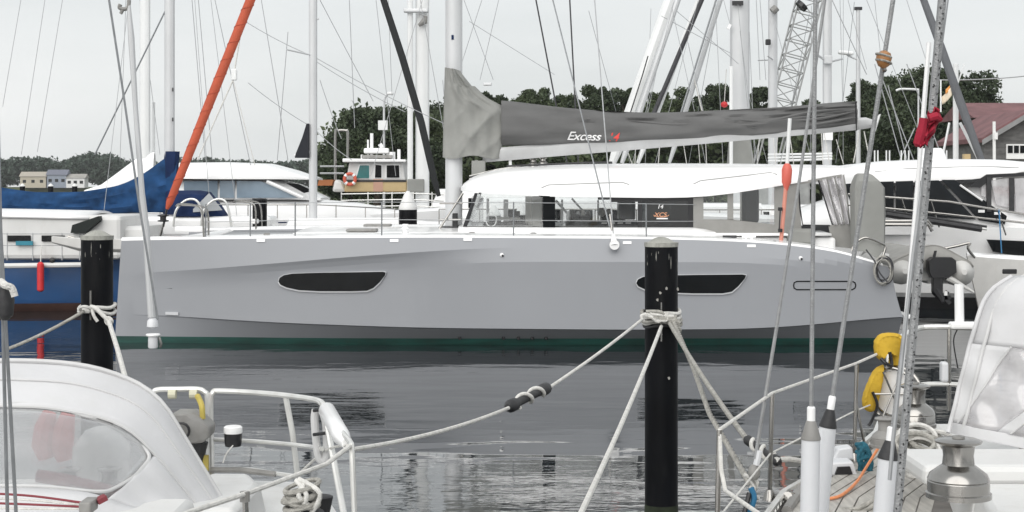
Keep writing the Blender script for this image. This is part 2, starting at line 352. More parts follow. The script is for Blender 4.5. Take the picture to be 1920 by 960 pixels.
# undergrowth that reads as one mass under the crowns
def hedge():
    cs, rs, ns = [], [], []
    rg = random.Random(5)
    for i in range(220):
        px = 640+i*5.6+rg.uniform(-6, 6); Y = rg.uniform(104, 120); cs.append((PX(px, Y), Y, rg.uniform(1.8, 6.8))); rs.append(rg.uniform(1.2, 2.0)); ns.append(260)
    o = leaf_mesh('undergrowth', cs, rs, ns, .24, LEAF[1], None, 77); tag(o, 'green undergrowth filling in below the trees', 'undergrowth', kind='stuff')
hedge()
def far_wood():
    cs, rs, ns = [], [], []; rg = random.Random(9)
    prof = [(-20, 300), (40, 294), (90, 292), (130, 300), (165, 284), (205, 288), (230, 298), (290, 299), (350, 292), (420, 298), (520, 302), (600, 297), (660, 305), (760, 308)]
    for i in range(700):
        px = rg.uniform(-60, 780); Y = rg.uniform(575, 640); top = PZ(lerp_tab(prof, px)+rg.uniform(-2, 7), Y); u = rg.uniform(0, 1)
        r = rg.uniform(2.0, 3.8); cs.append((PX(px, Y), Y, 1.5+(top-r*.7-1.5)*u**.35)); rs.append(r); ns.append(110)
    o = leaf_mesh('far_wood', cs, rs, ns, .75, LEAF[2], None, 78); tag(o, 'distant band of trees along the far shore', 'woodland', kind='stuff')
far_wood()
# far shore buildings and small marker piles at left
def gable(t, X, Y, z, wx, wy, h, rh, wallm, roofm, along='x'):
    """house body: wall + two roof slopes as one roof part"""
    MB().box((X, Y, z+h/2), (wx, wy, h)).build('wall', wallm, t, False)
    o = .35; r = MB()
    if along == 'x':
        poly = [(X-wx/2-o, Y-wy/2-o, z+h-.1), (X-wx/2-o, Y, z+h+rh), (X-wx/2-o, Y+wy/2+o, z+h-.1)]; r.prism(poly, (wx+2*o, 0, 0))
    else:
        poly = [(X-wx/2-o, Y-wy/2-o, z+h-.1), (X, Y-wy/2-o, z+h+rh), (X+wx/2+o, Y-wy/2-o, z+h-.1)]; r.prism(poly, (0, wy+2*o, 0))
    return r.build('roof', roofm, t, False)
for (a, b, top, m_, rm, lab, nm) in ((42, 90, 322, mat('far_buff', (.42, .38, .30), .7), mat('far_buff_roof', (.36, .33, .28), .8), 'low buff shed on the far shore', 'shed'),
                            (92, 128, 318, mat('slate_blue', (.22, .25, .30), .6), mat('slate_roof', (.14, .15, .19), .7), 'small blue grey boathouse on the far shore', 'boathouse'),
                            (128, 162, 326, M['gelw'], M['quay'], 'pale flat building on the far shore beside the blue grey boathouse', 'building')):
    Y = 540; x0, x1 = PX(a, Y), PX(b, Y); t = thing(nm, lab, 'building', ((x0+x1)/2, Y, 1.5))
    h = PZ(top, Y)-1.5
    gable(t, (x0+x1)/2, Y, 1.5, x1-x0, 5, h*.72, h*.28, m_, rm)
    k = 3
    for i in range(k):
        MB().box((x0+(x1-x0)*(i+.5)/k, Y-2.53, 1.5+h*.4), (1.1, .06, 1.0)).build('window', M['dark'], t, False)
# ------------------------------------------------------------------ catamaran
YN, YC, YF = 28.05, 31.0, 33.9          # near hull centre line, boat centre line, far hull centre line
cat = thing('catamaran', 'long grey hulled sailing catamaran with white cabin roof and dark sail bag', 'catamaran', (0, YC, 0))
KX = YN*0+27.25/F
BOWX = (217-960)*28.05/F
def hx(px): return (px-960)*KX
def hz(py): return CAMZ+(HOR-py)*KX
SHEER = [(BOWX, 1.77), (hx(285), 1.80), (hx(560), 1.845), (hx(800), 1.86), (hx(1200), 1.835), (hx(1375), 1.80), (hx(1500), 1.715), (hx(1580), 1.61), (hx(1640), 1.47), (hx(1668), 1.33), (hx(1676), 1.20)]
BEAM = [(BOWX, .02), (BOWX+.08, .05), (hx(240), .12), (hx(300), .23), (hx(380), .40), (hx(480), .58), (hx(600), .73), (hx(760), .83), (hx(950), .87), (hx(1400), .87), (hx(1600), .83), (hx(1693), .80)]
KNUC = [(BOWX, 1.20), (hx(310), 1.25), (hx(480), 1.385), (hx(680), 1.55), (hx(870), 1.665), (hx(960), 1.69), (hx(1400), 1.68), (hx(1580), 1.55), (hx(1693), 1.2)]
TUM2 = [(BOWX, 0), (hx(760), 0), (hx(900), .11), (hx(1000), .14), (hx(1693), .18)]
KAMP = [(BOWX, 0), (hx(300), .02), (hx(420), .06), (hx(600), .085), (hx(780), .07), (hx(900), .02), (hx(1000), .0), (hx(1693), 0)]
TUMB = [(BOWX, 0), (hx(300), .05), (hx(600), .12), (hx(800), .12), (hx(1000), .0), (hx(1693), .0)]
CHIN = [(BOWX, .50), (hx(300), .485), (hx(500), .40), (hx(800), .325), (hx(1200), .295), (hx(1430), .315), (hx(1560), .41), (hx(1610), .455), (hx(1693), .53)]
CAMP = [(BOWX, 0), (hx(265), .0), (hx(315), .11), (hx(420), .25), (hx(700), .36), (hx(1200), .40), (hx(1693), .46)]
def hull_side(X):
    """outer profile as list of (offset, z) from sheer down to keel"""
    b = smooth_tab(BEAM, X); zs = smooth_tab(SHEER, X); zk = min(smooth_tab(KNUC, X), zs-.05); ka = smooth_tab(KAMP, X); tu = min(smooth_tab(TUMB, X), b*.5)
    zc = smooth_tab(CHIN, X); ca = min(smooth_tab(CAMP, X), b*.6)
    t2 = smooth_tab(TUM2, X); zq = min(1.45, zk-.30); tw = lambda z: t2*max(0, z-1.45)/.4
    return [(b+ka-min(tu*(zs-zk)/.35, tu)-tw(zs), zs), (b+ka-tw(zk), zk), (b+ka*.64-tw(zk-.06), zk-.06), (b+ka*.31-tw(zk-.14), zk-.14), (b+ka*.10-tw(zk-.24), zk-.24), (b+ka*.02, zq), (b, .95), (b+.012*(ca/.28), zc), (b-.03*(ca/.28), zc-.02), (b-ca*.87, .112), (b-ca, -.05), (b*.3, -.42)]
def bow_dx(X, z):                      # plumb bow leaning back slightly with height
    k = max(0, 1-(X-BOWX)/.5); return .115*k*max(0, z)/1.8
def side_y(X, z):
    pr = hull_side(X)
    for (a, za), (b, zb) in zip(pr, pr[1:]):
        if zb <= z <= za: return a+(b-a)*(za-z)/max(1e-6, za-zb)
    return pr[0][0]
def make_hull(yc, out, name):
    XS = [BOWX, BOWX+.04, BOWX+.10, BOWX+.18]+[hx(q) for q in (228, 242, 258, 280, 310)]+[hx(q) for q in range(345, 1640, 24)]+[hx(q) for q in (1642, 1655, 1664, 1672, 1680, 1688, 1693)]
    rings = []
    for X in XS:
        pr = hull_side(X); pin = [(-o_*.92, z) for o_, z in pr[::-1] if True]
        ring = [(X+bow_dx(X, z), yc+out*o_, z) for o_, z in pr+pin]; 
        rings.append(ring)
    n = len(rings[0]); h = 6
    # aft end: cut the top down in a transom slope
    for X, ring in zip(XS, rings):
        cut = lerp_tab([(hx(1660), 9), (hx(1668), 1.38), (hx(1676), 1.05), (hx(1684), .72), (hx(1693), .50)], X)
        for k, q in enumerate(ring):
            if q[2] > cut: ring[k] = (q[0], q[1], cut-.0005*k if k < 12 else cut-.0005*(n-1-k))
    top = MB(); idx = list(range(0, 7)); a = MB()
    a.loft([r[:10] for r in rings], False); a.loft([r[n-10:] for r in rings], False)
    a.add(rings[-1], [tuple(range(n))])
    hl = a.build(name, M['hull'], cat, ang=6.5)
    g = MB(); g.loft([r[9:n-9] for r in rings], False); g.build('antifouling', M['green'], hl, ang=30)
    d = MB(); dr = []
    for X, r in zip(XS, rings):
        if X > hx(1662): break
        o1, o2 = Vector(r[0]), Vector(r[-1]); c = (o1+o2)/2
        dr.append([o1+Vector((0, 0, .0)), o1+(c-o1)*.02+Vector((0, 0, .035)), o1+(c-o1)*.10+Vector((0, 0, .04)), c+Vector((0, 0, .06)), o2+(c-o2)*.10+Vector((0, 0, .04)), o2])
    d.loft(dr, False); d.build('side_deck', M['gel'], hl, ang=50)
    return hl
near = make_hull(YN, -1, 'hull'); near['label'] = 'near grey hull with two dark hull windows'
far = make_hull(YF, 1, 'hull'); far['label'] = 'far grey hull mostly hidden by the cabin'
def on_hull(px, py, off=.006):
    X = hx(px); z = hz(py); Y = YN-side_y(X, z)-off
    return Vector(((px-960)*Y/F, Y, CAMZ+(HOR-py)*Y/F))
def hull_plate(name, pts, m, off=.008, parent=near, thick=.03):
    q = [on_hull(a, b, off) for a, b in pts]; mb = MB(); mb.prism(q, (0, thick, 0)); return mb.build(name, m, parent, ang=20)
def rnd(pts, n=5): return [(p.x, p.y) for p in bez([(a, b, 0) for a, b in pts+[pts[0]]], n)[:-1]]
W1 = [(522, 528), (524, 521), (532, 516), (548, 513), (600, 511.5), (660, 510.5), (718, 509.5), (723, 511), (722, 516), (712, 529), (700, 540), (688, 545), (660, 546), (600, 546), (560, 544), (537, 539), (526, 534)]
W2 = [(1193, 531), (1196, 524), (1206, 519), (1230, 516.5), (1300, 515.5), (1392, 514.5), (1399, 516), (1397, 522), (1384, 537), (1372, 547), (1355, 550), (1300, 550), (1240, 548), (1210, 543), (1197, 537)]
for wv in (W1, W2):
    cxp = sum(a for a, b in wv)/len(wv); cyp = sum(b for a, b in wv)/len(wv)
    lip = [(cxp+(a-cxp)*1.012, cyp+(b-cyp)*1.05+(1.5 if b > cyp else 0)) for a, b in wv]
    hull_plate('window_rim', lip, mat('rim_highlight_grey', (.62, .63, .65), .3), .030, thick=.07); hull_plate('window', wv, M['dark'], .038, thick=.07)  # rim paler than the hull: highlight of the lower lip put into its colour
def ring_on_hull(name, pts, r, m): 
    q = [on_hull(a, b, .002) for a, b in pts]; return MB().tube(q, r, 6, False, True).build(name, m, near)
st = [(1488, 535), (1489, 530), (1494, 527.5), (1598, 527.5), (1603, 530), (1604.5, 535), (1603, 540), (1598, 543), (1494, 543), (1489, 540)]
ring_on_hull('step_recess', st, .012, M['dark'])
for (px, py) in ((489, 451), (739, 451), (877, 449), (1176, 455), (1409, 461)): hull_plate('fairlead', [(px-8, py-2.5), (px+8, py-2.5), (px+8, py+2.5), (px-8, py+2.5)], M['gel'], .012)
for (px, py) in ((941, 478), (1501, 484)):
    c = on_hull(px, py, 0); MB().lathe(c, [(.035, 0), (.035, .02), (.02, .03)], 12, (0, -1, 0)).build('skin_fitting', M['gel'], near); MB().lathe(c+Vector((.012, -.022, -.012)), [(.022, 0), (.018, .012)], 10, (0, -1, 0)).build('skin_fitting_hole', M['black'], near)
for px in (862, 944, 972, 998, 1024): 
    c = on_hull(px, 634, 0); MB().lathe(c, [(.03, 0), (.02, .02)], 10, (0, -1, 0)).build('skin_fitting', M['black'], near)
hull_plate('hull_lettering', [(310, 585), (334, 585.5), (334, 591), (310, 590)], mat('faded_white_lettering', (.55, .56, .58), .5), .006)
# stern: white swim platform edge and transom lip on the near hull
tp = [P(1656, 500, 27.4), P(1668, 530, 27.4), P(1676, 562, 27.4), P(1684, 590, 27.4)]
tube('transom_trim', bez(tp, 4), .022, M['gel'], near)
MB().box((PX(1690, 27.9), 27.95, .50), (.14, 1.3, .07)).build('swim_platform', M['gel'], near, bevel=.02)
for k in range(4): MB().box((hx(1672+3.2*k), YN, 1.08-.17*k), (.16, 1.15, .05)).build('transom_step', M['gel'], near, False)
# bridge deck, foredeck, crossbeam, bowsprit
XB0, XB1 = hx(560), hx(1600)
b = MB(); b.box(((XB0+XB1)/2, YC-.02, 1.30), (XB1-XB0, 4.55, 1.02)); b.build('bridge_deck', M['gel'], cat, False, bevel=.05)
MB().grid(lambda u, v: (XB0-.3+(XB1-XB0+.2)*u, 28.6+4.75*v, 1.86+.05*math.sin(math.pi*v)), 12, 8).build('deck', M['gel'], cat, solid=.04)
MB().grid(lambda u, v: (hx(318)+(XB0-.32-hx(318))*u, 28.5+4.95*v, 1.78-.05*math.sin(math.pi*v)), 6, 6).build('trampoline', mat('trampoline_net', (.30, .31, .32), .9), cat, solid=.02)
xb = hx(306); tube('crossbeam', [(xb, YN, 1.72), (xb, YF, 1.72)], .11, M['gel'], cat, 14)
bs = MB(); bs.loft([[(x, YC+s*wd, z+dz) for s, dz in ((-1, .08), (-1, -.11*q), (-.3, -.17*q), (.3, -.17*q), (1, -.11*q), (1, .08))] for x, wd, z, q in ((PX(98, YC), .06, 1.68, .3), (PX(150, YC), .12, 1.64, 1), (xb, .16, 1.60, 1.2), (XB0-.3, .16, 1.60, 1.2))], True, True)
bs.build('bowsprit', M['rib'], cat, ang=25, bevel=.01)
tube('bowsprit_fitting', [P(120, 449, YC), P(130, 444, YC), P(140, 447, YC)], .03, M['steel'], cat)
MB().box((XB0+.9, 29.2, 1.93), (.55, .5, .05)).build('hatch', M['grey5'], cat, False, bevel=.02)
MB().box((XB0+.9, 32.6, 1.93), (.55, .5, .05)).build('hatch', M['grey5'], cat, False, bevel=.02)
# coachroof / hardtop
RT = [(860, 352), (866, 343), (885, 330), (910, 320), (950, 313), (1000, 309.5), (1100, 306.5), (1250, 305), (1400, 305.5), (1500, 307), (1560, 308), (1577, 310)]
RB = [(860, 357), (880, 360), (930, 363), (1020, 367.5), (1100, 369.5), (1200, 371), (1280, 371), (1340, 366.5), (1400, 357), (1460, 347), (1520, 337), (1577, 326)]
roof = MB(); rr = []
RX = [860, 862, 866, 873, 885, 900, 925, 950, 1000]+list(range(1040, 1560, 40))+[1560, 1570, 1575, 1577]
for px in RX:
    X = PX(px, 29.4)
    hw = 2.25*math.sqrt(max(.02, 1-max(0, (1000-px)/142)**2.2)) if px < 1000 else 2.25-.25*max(0, (px-1400)/177)**2
    zt = PZ(smooth_tab(RT, px) if px > 905 else lerp_tab(RT, px), YC-.8); zb = PZ(smooth_tab(RB, px) if px > 905 else lerp_tab(RB, px), YC-hw)
    zt = max(zt, zb+.05); ring = []
    for s, f in ((-1, 0), (-1.0, .12), (-.985, .30), (-.95, .55), (-.88, .74), (-.75, .87), (-.5, .95), (0, 1), (.5, .95), (.75, .87), (.88, .74), (.95, .55), (.985, .30), (1, .12), (1, 0)):
        ring.append((X, YC+hw*s, zb+(zt-zb)*f))
    for s in (.93, .4, -.4, -.93): ring.append((X, YC+hw*s, zb+.02+(0.06 if abs(s) < .9 else 0)))
    rr.append(ring)
roof.loft(rr, True, True); rf = roof.build('cabin_roof', M['gel'], cat, ang=32)
for (a, b, c, d_) in ((1015, 348, 1180, 342), (1300, 341, 1457, 323)):        # near side roof grooves: grey beads, the groove's shade put into their colour
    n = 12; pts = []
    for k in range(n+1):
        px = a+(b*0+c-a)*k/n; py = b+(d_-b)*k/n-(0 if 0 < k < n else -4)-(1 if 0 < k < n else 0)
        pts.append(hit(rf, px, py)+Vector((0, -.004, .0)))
    tube('moulded_groove', pts, .011, mat('groove_shade_grey', (.40, .40, .40), .6), rf, 6)
tube('roof_track', [P(950, 311.5, 29.9), P(1100, 305, 29.9), P(1148, 304.5, 29.9)], .018, M['black'], rf)
for (px, py) in ((1000, 306), (1018, 304)): MB().lathe(P(px, py+6, 30.2), [(.09, 0), (.085, .05), (.05, .08), (.05, .12), (.08, .14)], 14).build('roof_winch', M['steel'], rf)
for k in range(5): tube('halyard_tail', [P(880, 330+3*k, YC-.3), P(930, 318, YC-.2-.1*k), P(990, 309, YC-.5-.1*k)], .012, M['wired' if k % 2 else 'ropew'], rf, 5)
# cabin sides: coaming, glass, pillars
def cab_y(px): return YC-2.12+(0 if px > 950 else ((950-px)/90)**2*.55)
co = MB(); cr = []
for px in [858, 870, 900, 950, 1100, 1300, 1320, 1338]:
    Y = cab_y(px); X = PX(px, 29); q = 0 if px < 1310 else (px-1310)/28*.10
    cr.append([(X, Y-.22, 1.86), (X, Y-.20, 1.90), (X, Y-.03, 1.985-q*.7), (X, Y+.1, 1.985-q*.7), (X, 2*YC-Y-.1, 1.985-q*.7), (X, 2*YC-Y+.2, 1.9), (X, 2*YC-Y+.22, 1.86)])
co.loft(cr, True, True); co.build('cabin_coaming', M['gel'], cat, ang=40)
def side_panel(name, poly, m, far=False, th=.02, dy=0, ysurf=None, parent=cat):
    pts = []
    for px, py in poly:
        Y0 = (ysurf or cab_y(px))+dy; p = P(px, py, Y0)
        if far: p = Vector((p.x, 2*YC-Y0, p.z))
        pts.append(p)
    return MB().prism(pts, (0, th, 0)).build(name, m, parent, False)
for fr in (False, True):
    side_panel('window_glass', [(873, 429), (893, 364), (940, 366), (1018, 369), (1018, 431)], M['clear'], fr, .012)
    side_panel('window_glass', [(1041, 431), (1041, 370), (1149, 371), (1149, 431)], M['clear'], fr, .012)
    side_panel('window_glass', [(1149, 431), (1149, 371), (1196, 371), (1196, 431)], M['clear'], fr, .012)
    side_panel('window_pillar', [(1018, 431), (1018, 368), (1041, 369), (1041, 431)], M['dark'], fr, .05, -.012)
    side_panel('window_pillar', [(866, 430), (890, 362), (896, 362), (874, 430)], M['black'], fr, .05, -.012)
    side_panel('window_pillar', [(1196, 431), (1196, 370), (1204, 370), (1204, 431)], M['black'], fr, .05, -.012)
    side_panel('sill_strip', [(870, 431), (871, 424), (1300, 425), (1300, 432)], M['black'], fr, .03, -.006)
    side_panel('head_strip', [(1145, 379), (1145, 370), (1300, 370), (1300, 377)], M['black'], fr, .03, -.008)
side_panel('tinted_door', [(1204, 431), (1204, 372), (1299, 372), (1299, 431)], M['tint'], False, .012)
side_panel('dark_bulkhead', [(1258, 430), (1258, 371), (1300, 371), (1300, 430)], M['dark'], False, .06, .03)
side_panel('window_pillar', [(1290, 431), (1290, 371), (1304, 371), (1304, 431)], M['black'], False, .04, -.014)
# front windscreen
fw = MB(); fw.add([P(876, 429, 29.4), P(894, 365, 29.4), Vector((P(894, 365, 29.4).x, 32.6, P(894, 365, 29.4).z)), Vector((P(876, 429, 29.4).x, 32.6, 1.96))], [(0, 1, 2, 3)])
fw.build('windscreen', M['clear'], cat, False, solid=.012)
# things seen through the cabin windows
def inbox(name, px0, px1, py0, py1, Y, dy, m, bev=.03): 
    a = P(px0, py1, Y); c = P(px1, py0, Y); return MB().box(((a.x+c.x)/2, Y+dy/2, (a.z+c.z)/2), (c.x-a.x, dy, c.z-a.z)).build(name, m, cat, False, bevel=bev)
inbox('galley_counter', 1062, 1200, 414, 436, 30.2, .6, M['interd'])
inbox('saloon_cushion', 905, 990, 418, 436, 30.4, .9, M['interd'])
inbox('saloon_bulkhead', 985, 998, 368, 430, 30.8, .06, M['inter'], .005)
inbox('curtain', 996, 1016, 368, 426, 29.6, .10, M['canvas2'])
inbox('curtain', 884, 906, 368, 428, 29.9, .08, M['vinyl'])
inbox('galley_locker', 1160, 1192, 378, 412, 31.2, .5, mat('locker_grey', (.22, .22, .22), .4))
inbox('bread_bin', 1090, 1106, 404, 415, 30.3, .3, M['rubber']); inbox('coffee_machine', 1074, 1088, 402, 415, 30.35, .25, M['rubber'])
for k in range(4): inbox('switch_panel', 1128+15*k, 1138+15*k, 417, 419.5, 30.19, .02, M['whitep'], .002)
inbox('cabin_aft_bulkhead', 1212, 1256, 372, 430, 31.4, .08, M['rubber'], .005)
for px, w_, t_ in ((912, 5, 372), (944, 9, 374), (1052, 4, 374), (1120, 3, 375)): inbox('saloon_post', px, px+w_, t_, 425, 31.6, .05, M['gel'], .004)
inbox('saloon_table', 930, 975, 408, 412, 31.0, .8, M['inter'], .01); inbox('wine_locker', 955, 975, 396, 408, 31.2, .3, M['rubber'], .01)
for k in range(5): MB().lathe(P(1066+9*k, 414, 30.5), [(.04, 0), (.05, .1+.02*(k % 3)), (.03, .14), (.03, .18+.03*(k % 2))], 10).build('galley_bottle', M[('gel', 'rubber', 'pvc', 'inter', 'black')[k]], cat)
tube('saloon_brace', [P(1042, 376, 31.8), P(1075, 412, 31.8)], .025, M['gel'], cat); tube('saloon_brace', [P(1072, 372, 31.8), P(1104, 408, 31.8)], .02, M['gel'], cat)
for px, r_ in ((1128, .09), (1143, .07)): MB().lathe(P(px, 398, 32.0), [(.02, -r_), (r_, -.03), (r_, .05), (.04, r_)], 12).build('saloon_lamp', M['inter'], cat)
# sticker on the door glass
def text(body, size, loc, rot, m, parent, name='lettering', ext=.003, shear=.25, xs=1.0, space=1.0):
    cu = bpy.data.curves.new(name, 'FONT'); cu.body = body; cu.size = size; cu.extrude = ext; cu.shear = shear; cu.space_character = space; cu.offset = size*.012
    o = bpy.data.objects.new(name, cu); col.objects.link(o); bpy.context.view_layer.update()
    me = bpy.data.meshes.new_from_object(o.evaluated_get(bpy.context.evaluated_depsgraph_get())); bpy.data.objects.remove(o)
    me.materials.append(m) if not me.materials else None
    me.materials[0] = m
    o = bpy.data.objects.new(name, me); col.objects.link(o)
    if parent: o.parent = parent; o.location = Vector(loc)-wpos(parent)
    else: o.location = loc
    o.rotation_euler = rot; o.scale = (xs, 1, 1); return o
def drape(o, target):
    """press lettering onto the cloth behind it"""
    bpy.context.view_layer.update(); w_ = wpos(target); t = BVHTree.FromPolygons([v.co+w_ for v in target.data.vertices], [tuple(p.vertices) for p in target.data.polygons])
    mw = o.matrix_world.copy(); inv = mw.inverted()
    for v in o.data.vertices:
        p = mw @ v.co; h = t.ray_cast(Vector((p.x, 10, p.z)), Vector((0, 1, 0)))[0]
        if h: v.co = inv @ Vector((p.x, h.y-.010+(p.y-o.location.y-wpos(o.parent).y)*1.0, p.z))
yd = cab_y(1240)-.004
text('14', .105, P(1232, 391, yd), (R(90), 0, 0), M['white'], cat, ext=.001)
text('XCS', .105, P(1226, 406, yd), (R(90), 0, 0), mat('copper_lettering', (.62, .30, .17), .6, var=.02), cat, ext=.001, xs=1.15)
side_panel('sticker_line', [(1231, 411), (1231, 408.6), (1252, 408.6), (1252, 411)], M['white'], False, .003, -.004, cab_y(1240))
MB().torus(P(1240, 402, yd), .14, .006, (0, 1, 0), 24, 5, .2, 3.0, .35).build('sticker_swoosh', mat('copper_lettering', (.62, .30, .17)), cat)
# instrument dome and teardrop ornament on the foredeck side
tube('saloon_ornament', [P(921+10*math.sin(t)*(1 if math.cos(t) < .5 else .6), 411-14*math.cos(t), 29.6) for t in [k*.42 for k in range(15)]], .012, M['gel'], cat, 6)
# cockpit enclosure
YE = YC-2.16
def cloth(name, poly, m, th=.018, dy=0): 
    return side_panel(name, poly, m, False, th, dy, YE)
cloth('canvas_panel', [(1300, 449), (1300, 411), (1372, 411.5), (1452, 421), (1452, 449)], M['canvas'])
cloth('canvas_panel', [(1300, 411), (1300, 371), (1319, 369), (1319, 411)], M['canvas'])
cloth('canvas_panel', [(1364, 412), (1364, 362), (1375, 360.5), (1375, 413)], M['canvas'])
cloth('canvas_panel', [(1452, 449), (1452, 348.5), (1497, 341), (1503, 431), (1480, 431), (1474, 452)], M['canvas'])
cloth('canvas_panel', [(1561, 462), (1553, 422), (1595, 420), (1597, 466)], M['canvas'])
cloth('canvas_panel', [(1497, 341), (1578, 327), (1580, 333), (1499, 346)], M['canvas'])
for poly in ([(1319, 411), (1319, 369), (1364, 362), (1364, 412)], [(1375, 413), (1375, 360.5), (1425, 352.5), (1425, 418)], [(1425, 418), (1425, 352.5), (1452, 348.5), (1452, 421)]):
    cloth('clear_vinyl_window', poly, M['clear'], .006)
# crumpled vinyl curtain aft
def crumple(u, v):
    px = 1534+58*u+8*(1-v)*0+(u-.5)*0-(1-u)*0+(-2+22*v*.0); topx = 1534+46*u; botx = 1562+32*u
    px = topx+(botx-topx)*v; py = (338-10*u)+(422-338+10*u-2*u)*v; p = P(px, py, YE); p.y += .045*math.sin(u*17+v*2)+.03*math.sin(u*31-v*4); return p
MB().grid(crumple, 40, 14).build('vinyl_curtain', M['vinylh'], cat, solid=.004)
for q in (0, .33, .66, 1): 
    tube('curtain_seam', [crumple(q, k/10)+Vector((0, -.012, 0)) for k in range(11)], .014, M['canvas' if q > 0 else 'black'], cat, 5)
tube('enclosure_zip', [P(1497, 342, YE-.012), P(1500, 390, YE-.012), P(1505, 422, YE-.012), P(1556, 423, YE-.012)], .014, M['black'], cat, 5)
# cockpit furniture seen through the gaps
inbox('helm_seat_back', 1392, 1424, 352, 418, 31.5, .2, mat('charcoal_seat', (.06, .06, .065), .6), .06)
inbox('cockpit_post', 1388, 1391, 360, 420, 29.6, .04, M['steel'], .002)
inbox('cockpit_well', 1500, 1560, 424, 462, 29.6, .5, M['interd'], .01)
inbox('cockpit_seat', 1340, 1500, 423, 452, 29.4, 2.9, M['gel'])
inbox('cockpit_coaming', 1478, 1530, 429, 460, 28.55, .25, M['canvas2'], .06)
for k in range(3): tube('cockpit_rail', [P(1512, 436+9*k, 29.2), P(1560, 438+9*k, 29.2)], .016, M['steel'], cat, 6)
# helm station cover
hc = MB(); hr = []
for py, hwid, off in ((470, 27, 0), (400, 28.5, 0), (352, 28, -1), (340, 22, -4), (328, 14, -8), (325, 9, -9)):
    c = P(1627+off, py, 28.45); w2 = hwid*28.45/F; dd = .27*min(1, hwid/24)
    hr.append([(c.x+w2*a, c.y+dd*b, c.z) for a, b in ((-1, -.75), (-.85, -1), (.85, -1), (1, -.75), (1, .75), (.85, 1), (-.85, 1), (-1, .75))])
hc.loft(hr, True, True); hc.build('helm_cover', M['canvas2'], cat, ang=25)
# guard rail at the stern quarter and rope coil hung there
Yq = 27.6
tube('stern_rail', bez([P(1597, 470, Yq), P(1604, 456, Yq), P(1620, 446, Yq), P(1634, 448, Yq), P(1652, 456, Yq), P(1660, 462, Yq), P(1656, 478, Yq), P(1650, 492, Yq)], 6), .022, M['steel'], cat)
MB().prism([P(1604, 462, Yq+.03), P(1620, 449, Yq+.03), P(1652, 459, Yq+.03), P(1656, 470, Yq+.03), P(1645, 485, Yq+.03)], (0, .012, 0)).build('rail_cloth', M['canvas2'], cat, False)
rc = random.Random(3)
for k in range(7):
    MB().torus(P(1656+rc.uniform(-3, 5), 507+rc.uniform(-3, 6), 27.05+.04*k), .125+.03*rc.random(), .012, (rc.uniform(-.3, .3), 1, 0), 22, 5, 0, 6.2832, 1.5).build('rope_coil', M['wired' if k % 2 else 'ropeg'], cat)
tube('rope_tail', bez([P(1624, 468, 27.2), P(1640, 490, 27.1), P(1650, 512, 27.05), P(1664, 528, 27.0)], 6), .014, M['wired'], cat, 5)
# stanchions and lifelines
ST = [(375, 2.42), (463, 2.44), (550, 2.46), (715, 2.47), (963, 2.46), (1213, 2.44)]
for px, zt in ST:
    X = hx(px); tube('stanchion', [(X, YN-side_y(X, 1.8)+.07, smooth_tab(SHEER, X)-.01), (X, YN-side_y(X, 1.8)+.09, zt)], .0135, M['wire'], cat, 6)
for dz in (0, .30):
    pts = [(hx(px), YN-side_y(hx(px), 1.8)+.09, zt-dz-.01) for px, zt in ST]+[(PX(1304, YE), YE-.02, 2.40-dz)]
    tube('lifeline', pts, .006, M['wirel'], cat, 5)
for s, yy in ((1, YN), (-1, YF)):
    tube('pulpit', bez([(hx(372), yy-.32*s, 1.82), (hx(368), yy-.30*s, 2.30), (hx(352), yy-.24*s, 2.40), (hx(322), yy-.1*s, 2.42), (hx(312), yy, 2.38), (hx(318), yy+.15*s, 2.40), (hx(350), yy+.25*s, 2.38), (hx(366), yy+.3*s, 2.28), (hx(368), yy+.3*s, 1.82)], 5), .018, M['steel'], cat)
    MB().box((hx(340), yy, 1.98), (.5, .35, .10)).build('bow_seat', M['gel'], cat, False, bevel=.03)
for px, py, Y in ((500, 440, 27.9), (760, 437, 28.2), (885, 438, 28), (1000, 439, 28)): MB().lathe(P(px, py, Y), [(.06, -.01), (.055, .02), (.03, .03)], 10).build('deck_fitting', M['grey5'], cat)
cw = P(760, 436, 28.1); MB().lathe(cw, [(.05, -.03), (.05, .05), (.075, .07), (.04, .1), (.06, .13), (.05, .15)], 14).build('deck_winch', M['gel'], cat)
for px in (1368, 1404): 
    c = P(px, 450, 27.75); MB().tube([c+Vector((-.12, 0, .06)), c+Vector((.12, 0, .06))], .022, 8).tube([c+Vector((-.05, 0, -.03)), c+Vector((-.05, 0, .06))], .018).tube([c+Vector((.05, 0, -.03)), c+Vector((.05, 0, .06))], .018).build('mooring_cleat', M['gel' if px > 1380 else 'black'], cat)
MB().lathe(P(1452, 458, 27.6), [(.06, -.03), (.05, .03), (.025, .06)], 12).build('stern_light', M['black'], cat)
# mast, boom, sail bag
mx0, mw = PX(851, YC), .165
def mastsec(x, y, z, a, b, n=12): return [(x+a*math.cos(2*math.pi*k/n), y+b*math.sin(2*math.pi*k/n), z) for k in range(n)]
MB().loft([mastsec(mx0, YC, z, .165, .11) for z in (1.86, 3, 19.5)], True, True).build('mast', M['mastg'], cat)
MB().box(P(849, 71, YC)+Vector((0, -.115, 0)), (.045, .012, .09)).build('mast_marking', M['navy'], cat, False)
mbse = P(838, 436, YC)
MB().lathe((mx0, YC, 1.84), [(.34, 0), (.30, .10), (.22, .12)], 20).build('mast_step', M['black'], cat)
for (a, b, c) in ((868, 372, 30.6),): pass
tube('mast_ladder', [P(818, 438, 30.4), P(868, 362, 30.4)], .022, M['steel'], cat)
for (px, py, w_) in ((840, 381, 16), (838, 412, 14)): tube('mast_rung', [P(px-w_, py, 30.45), P(px+w_+12, py, 30.45)], .018, M['steel'], cat)
inbox('mast_winch_box', 848, 858, 400, 434, 30.7, .15, M['rubber'], .01)
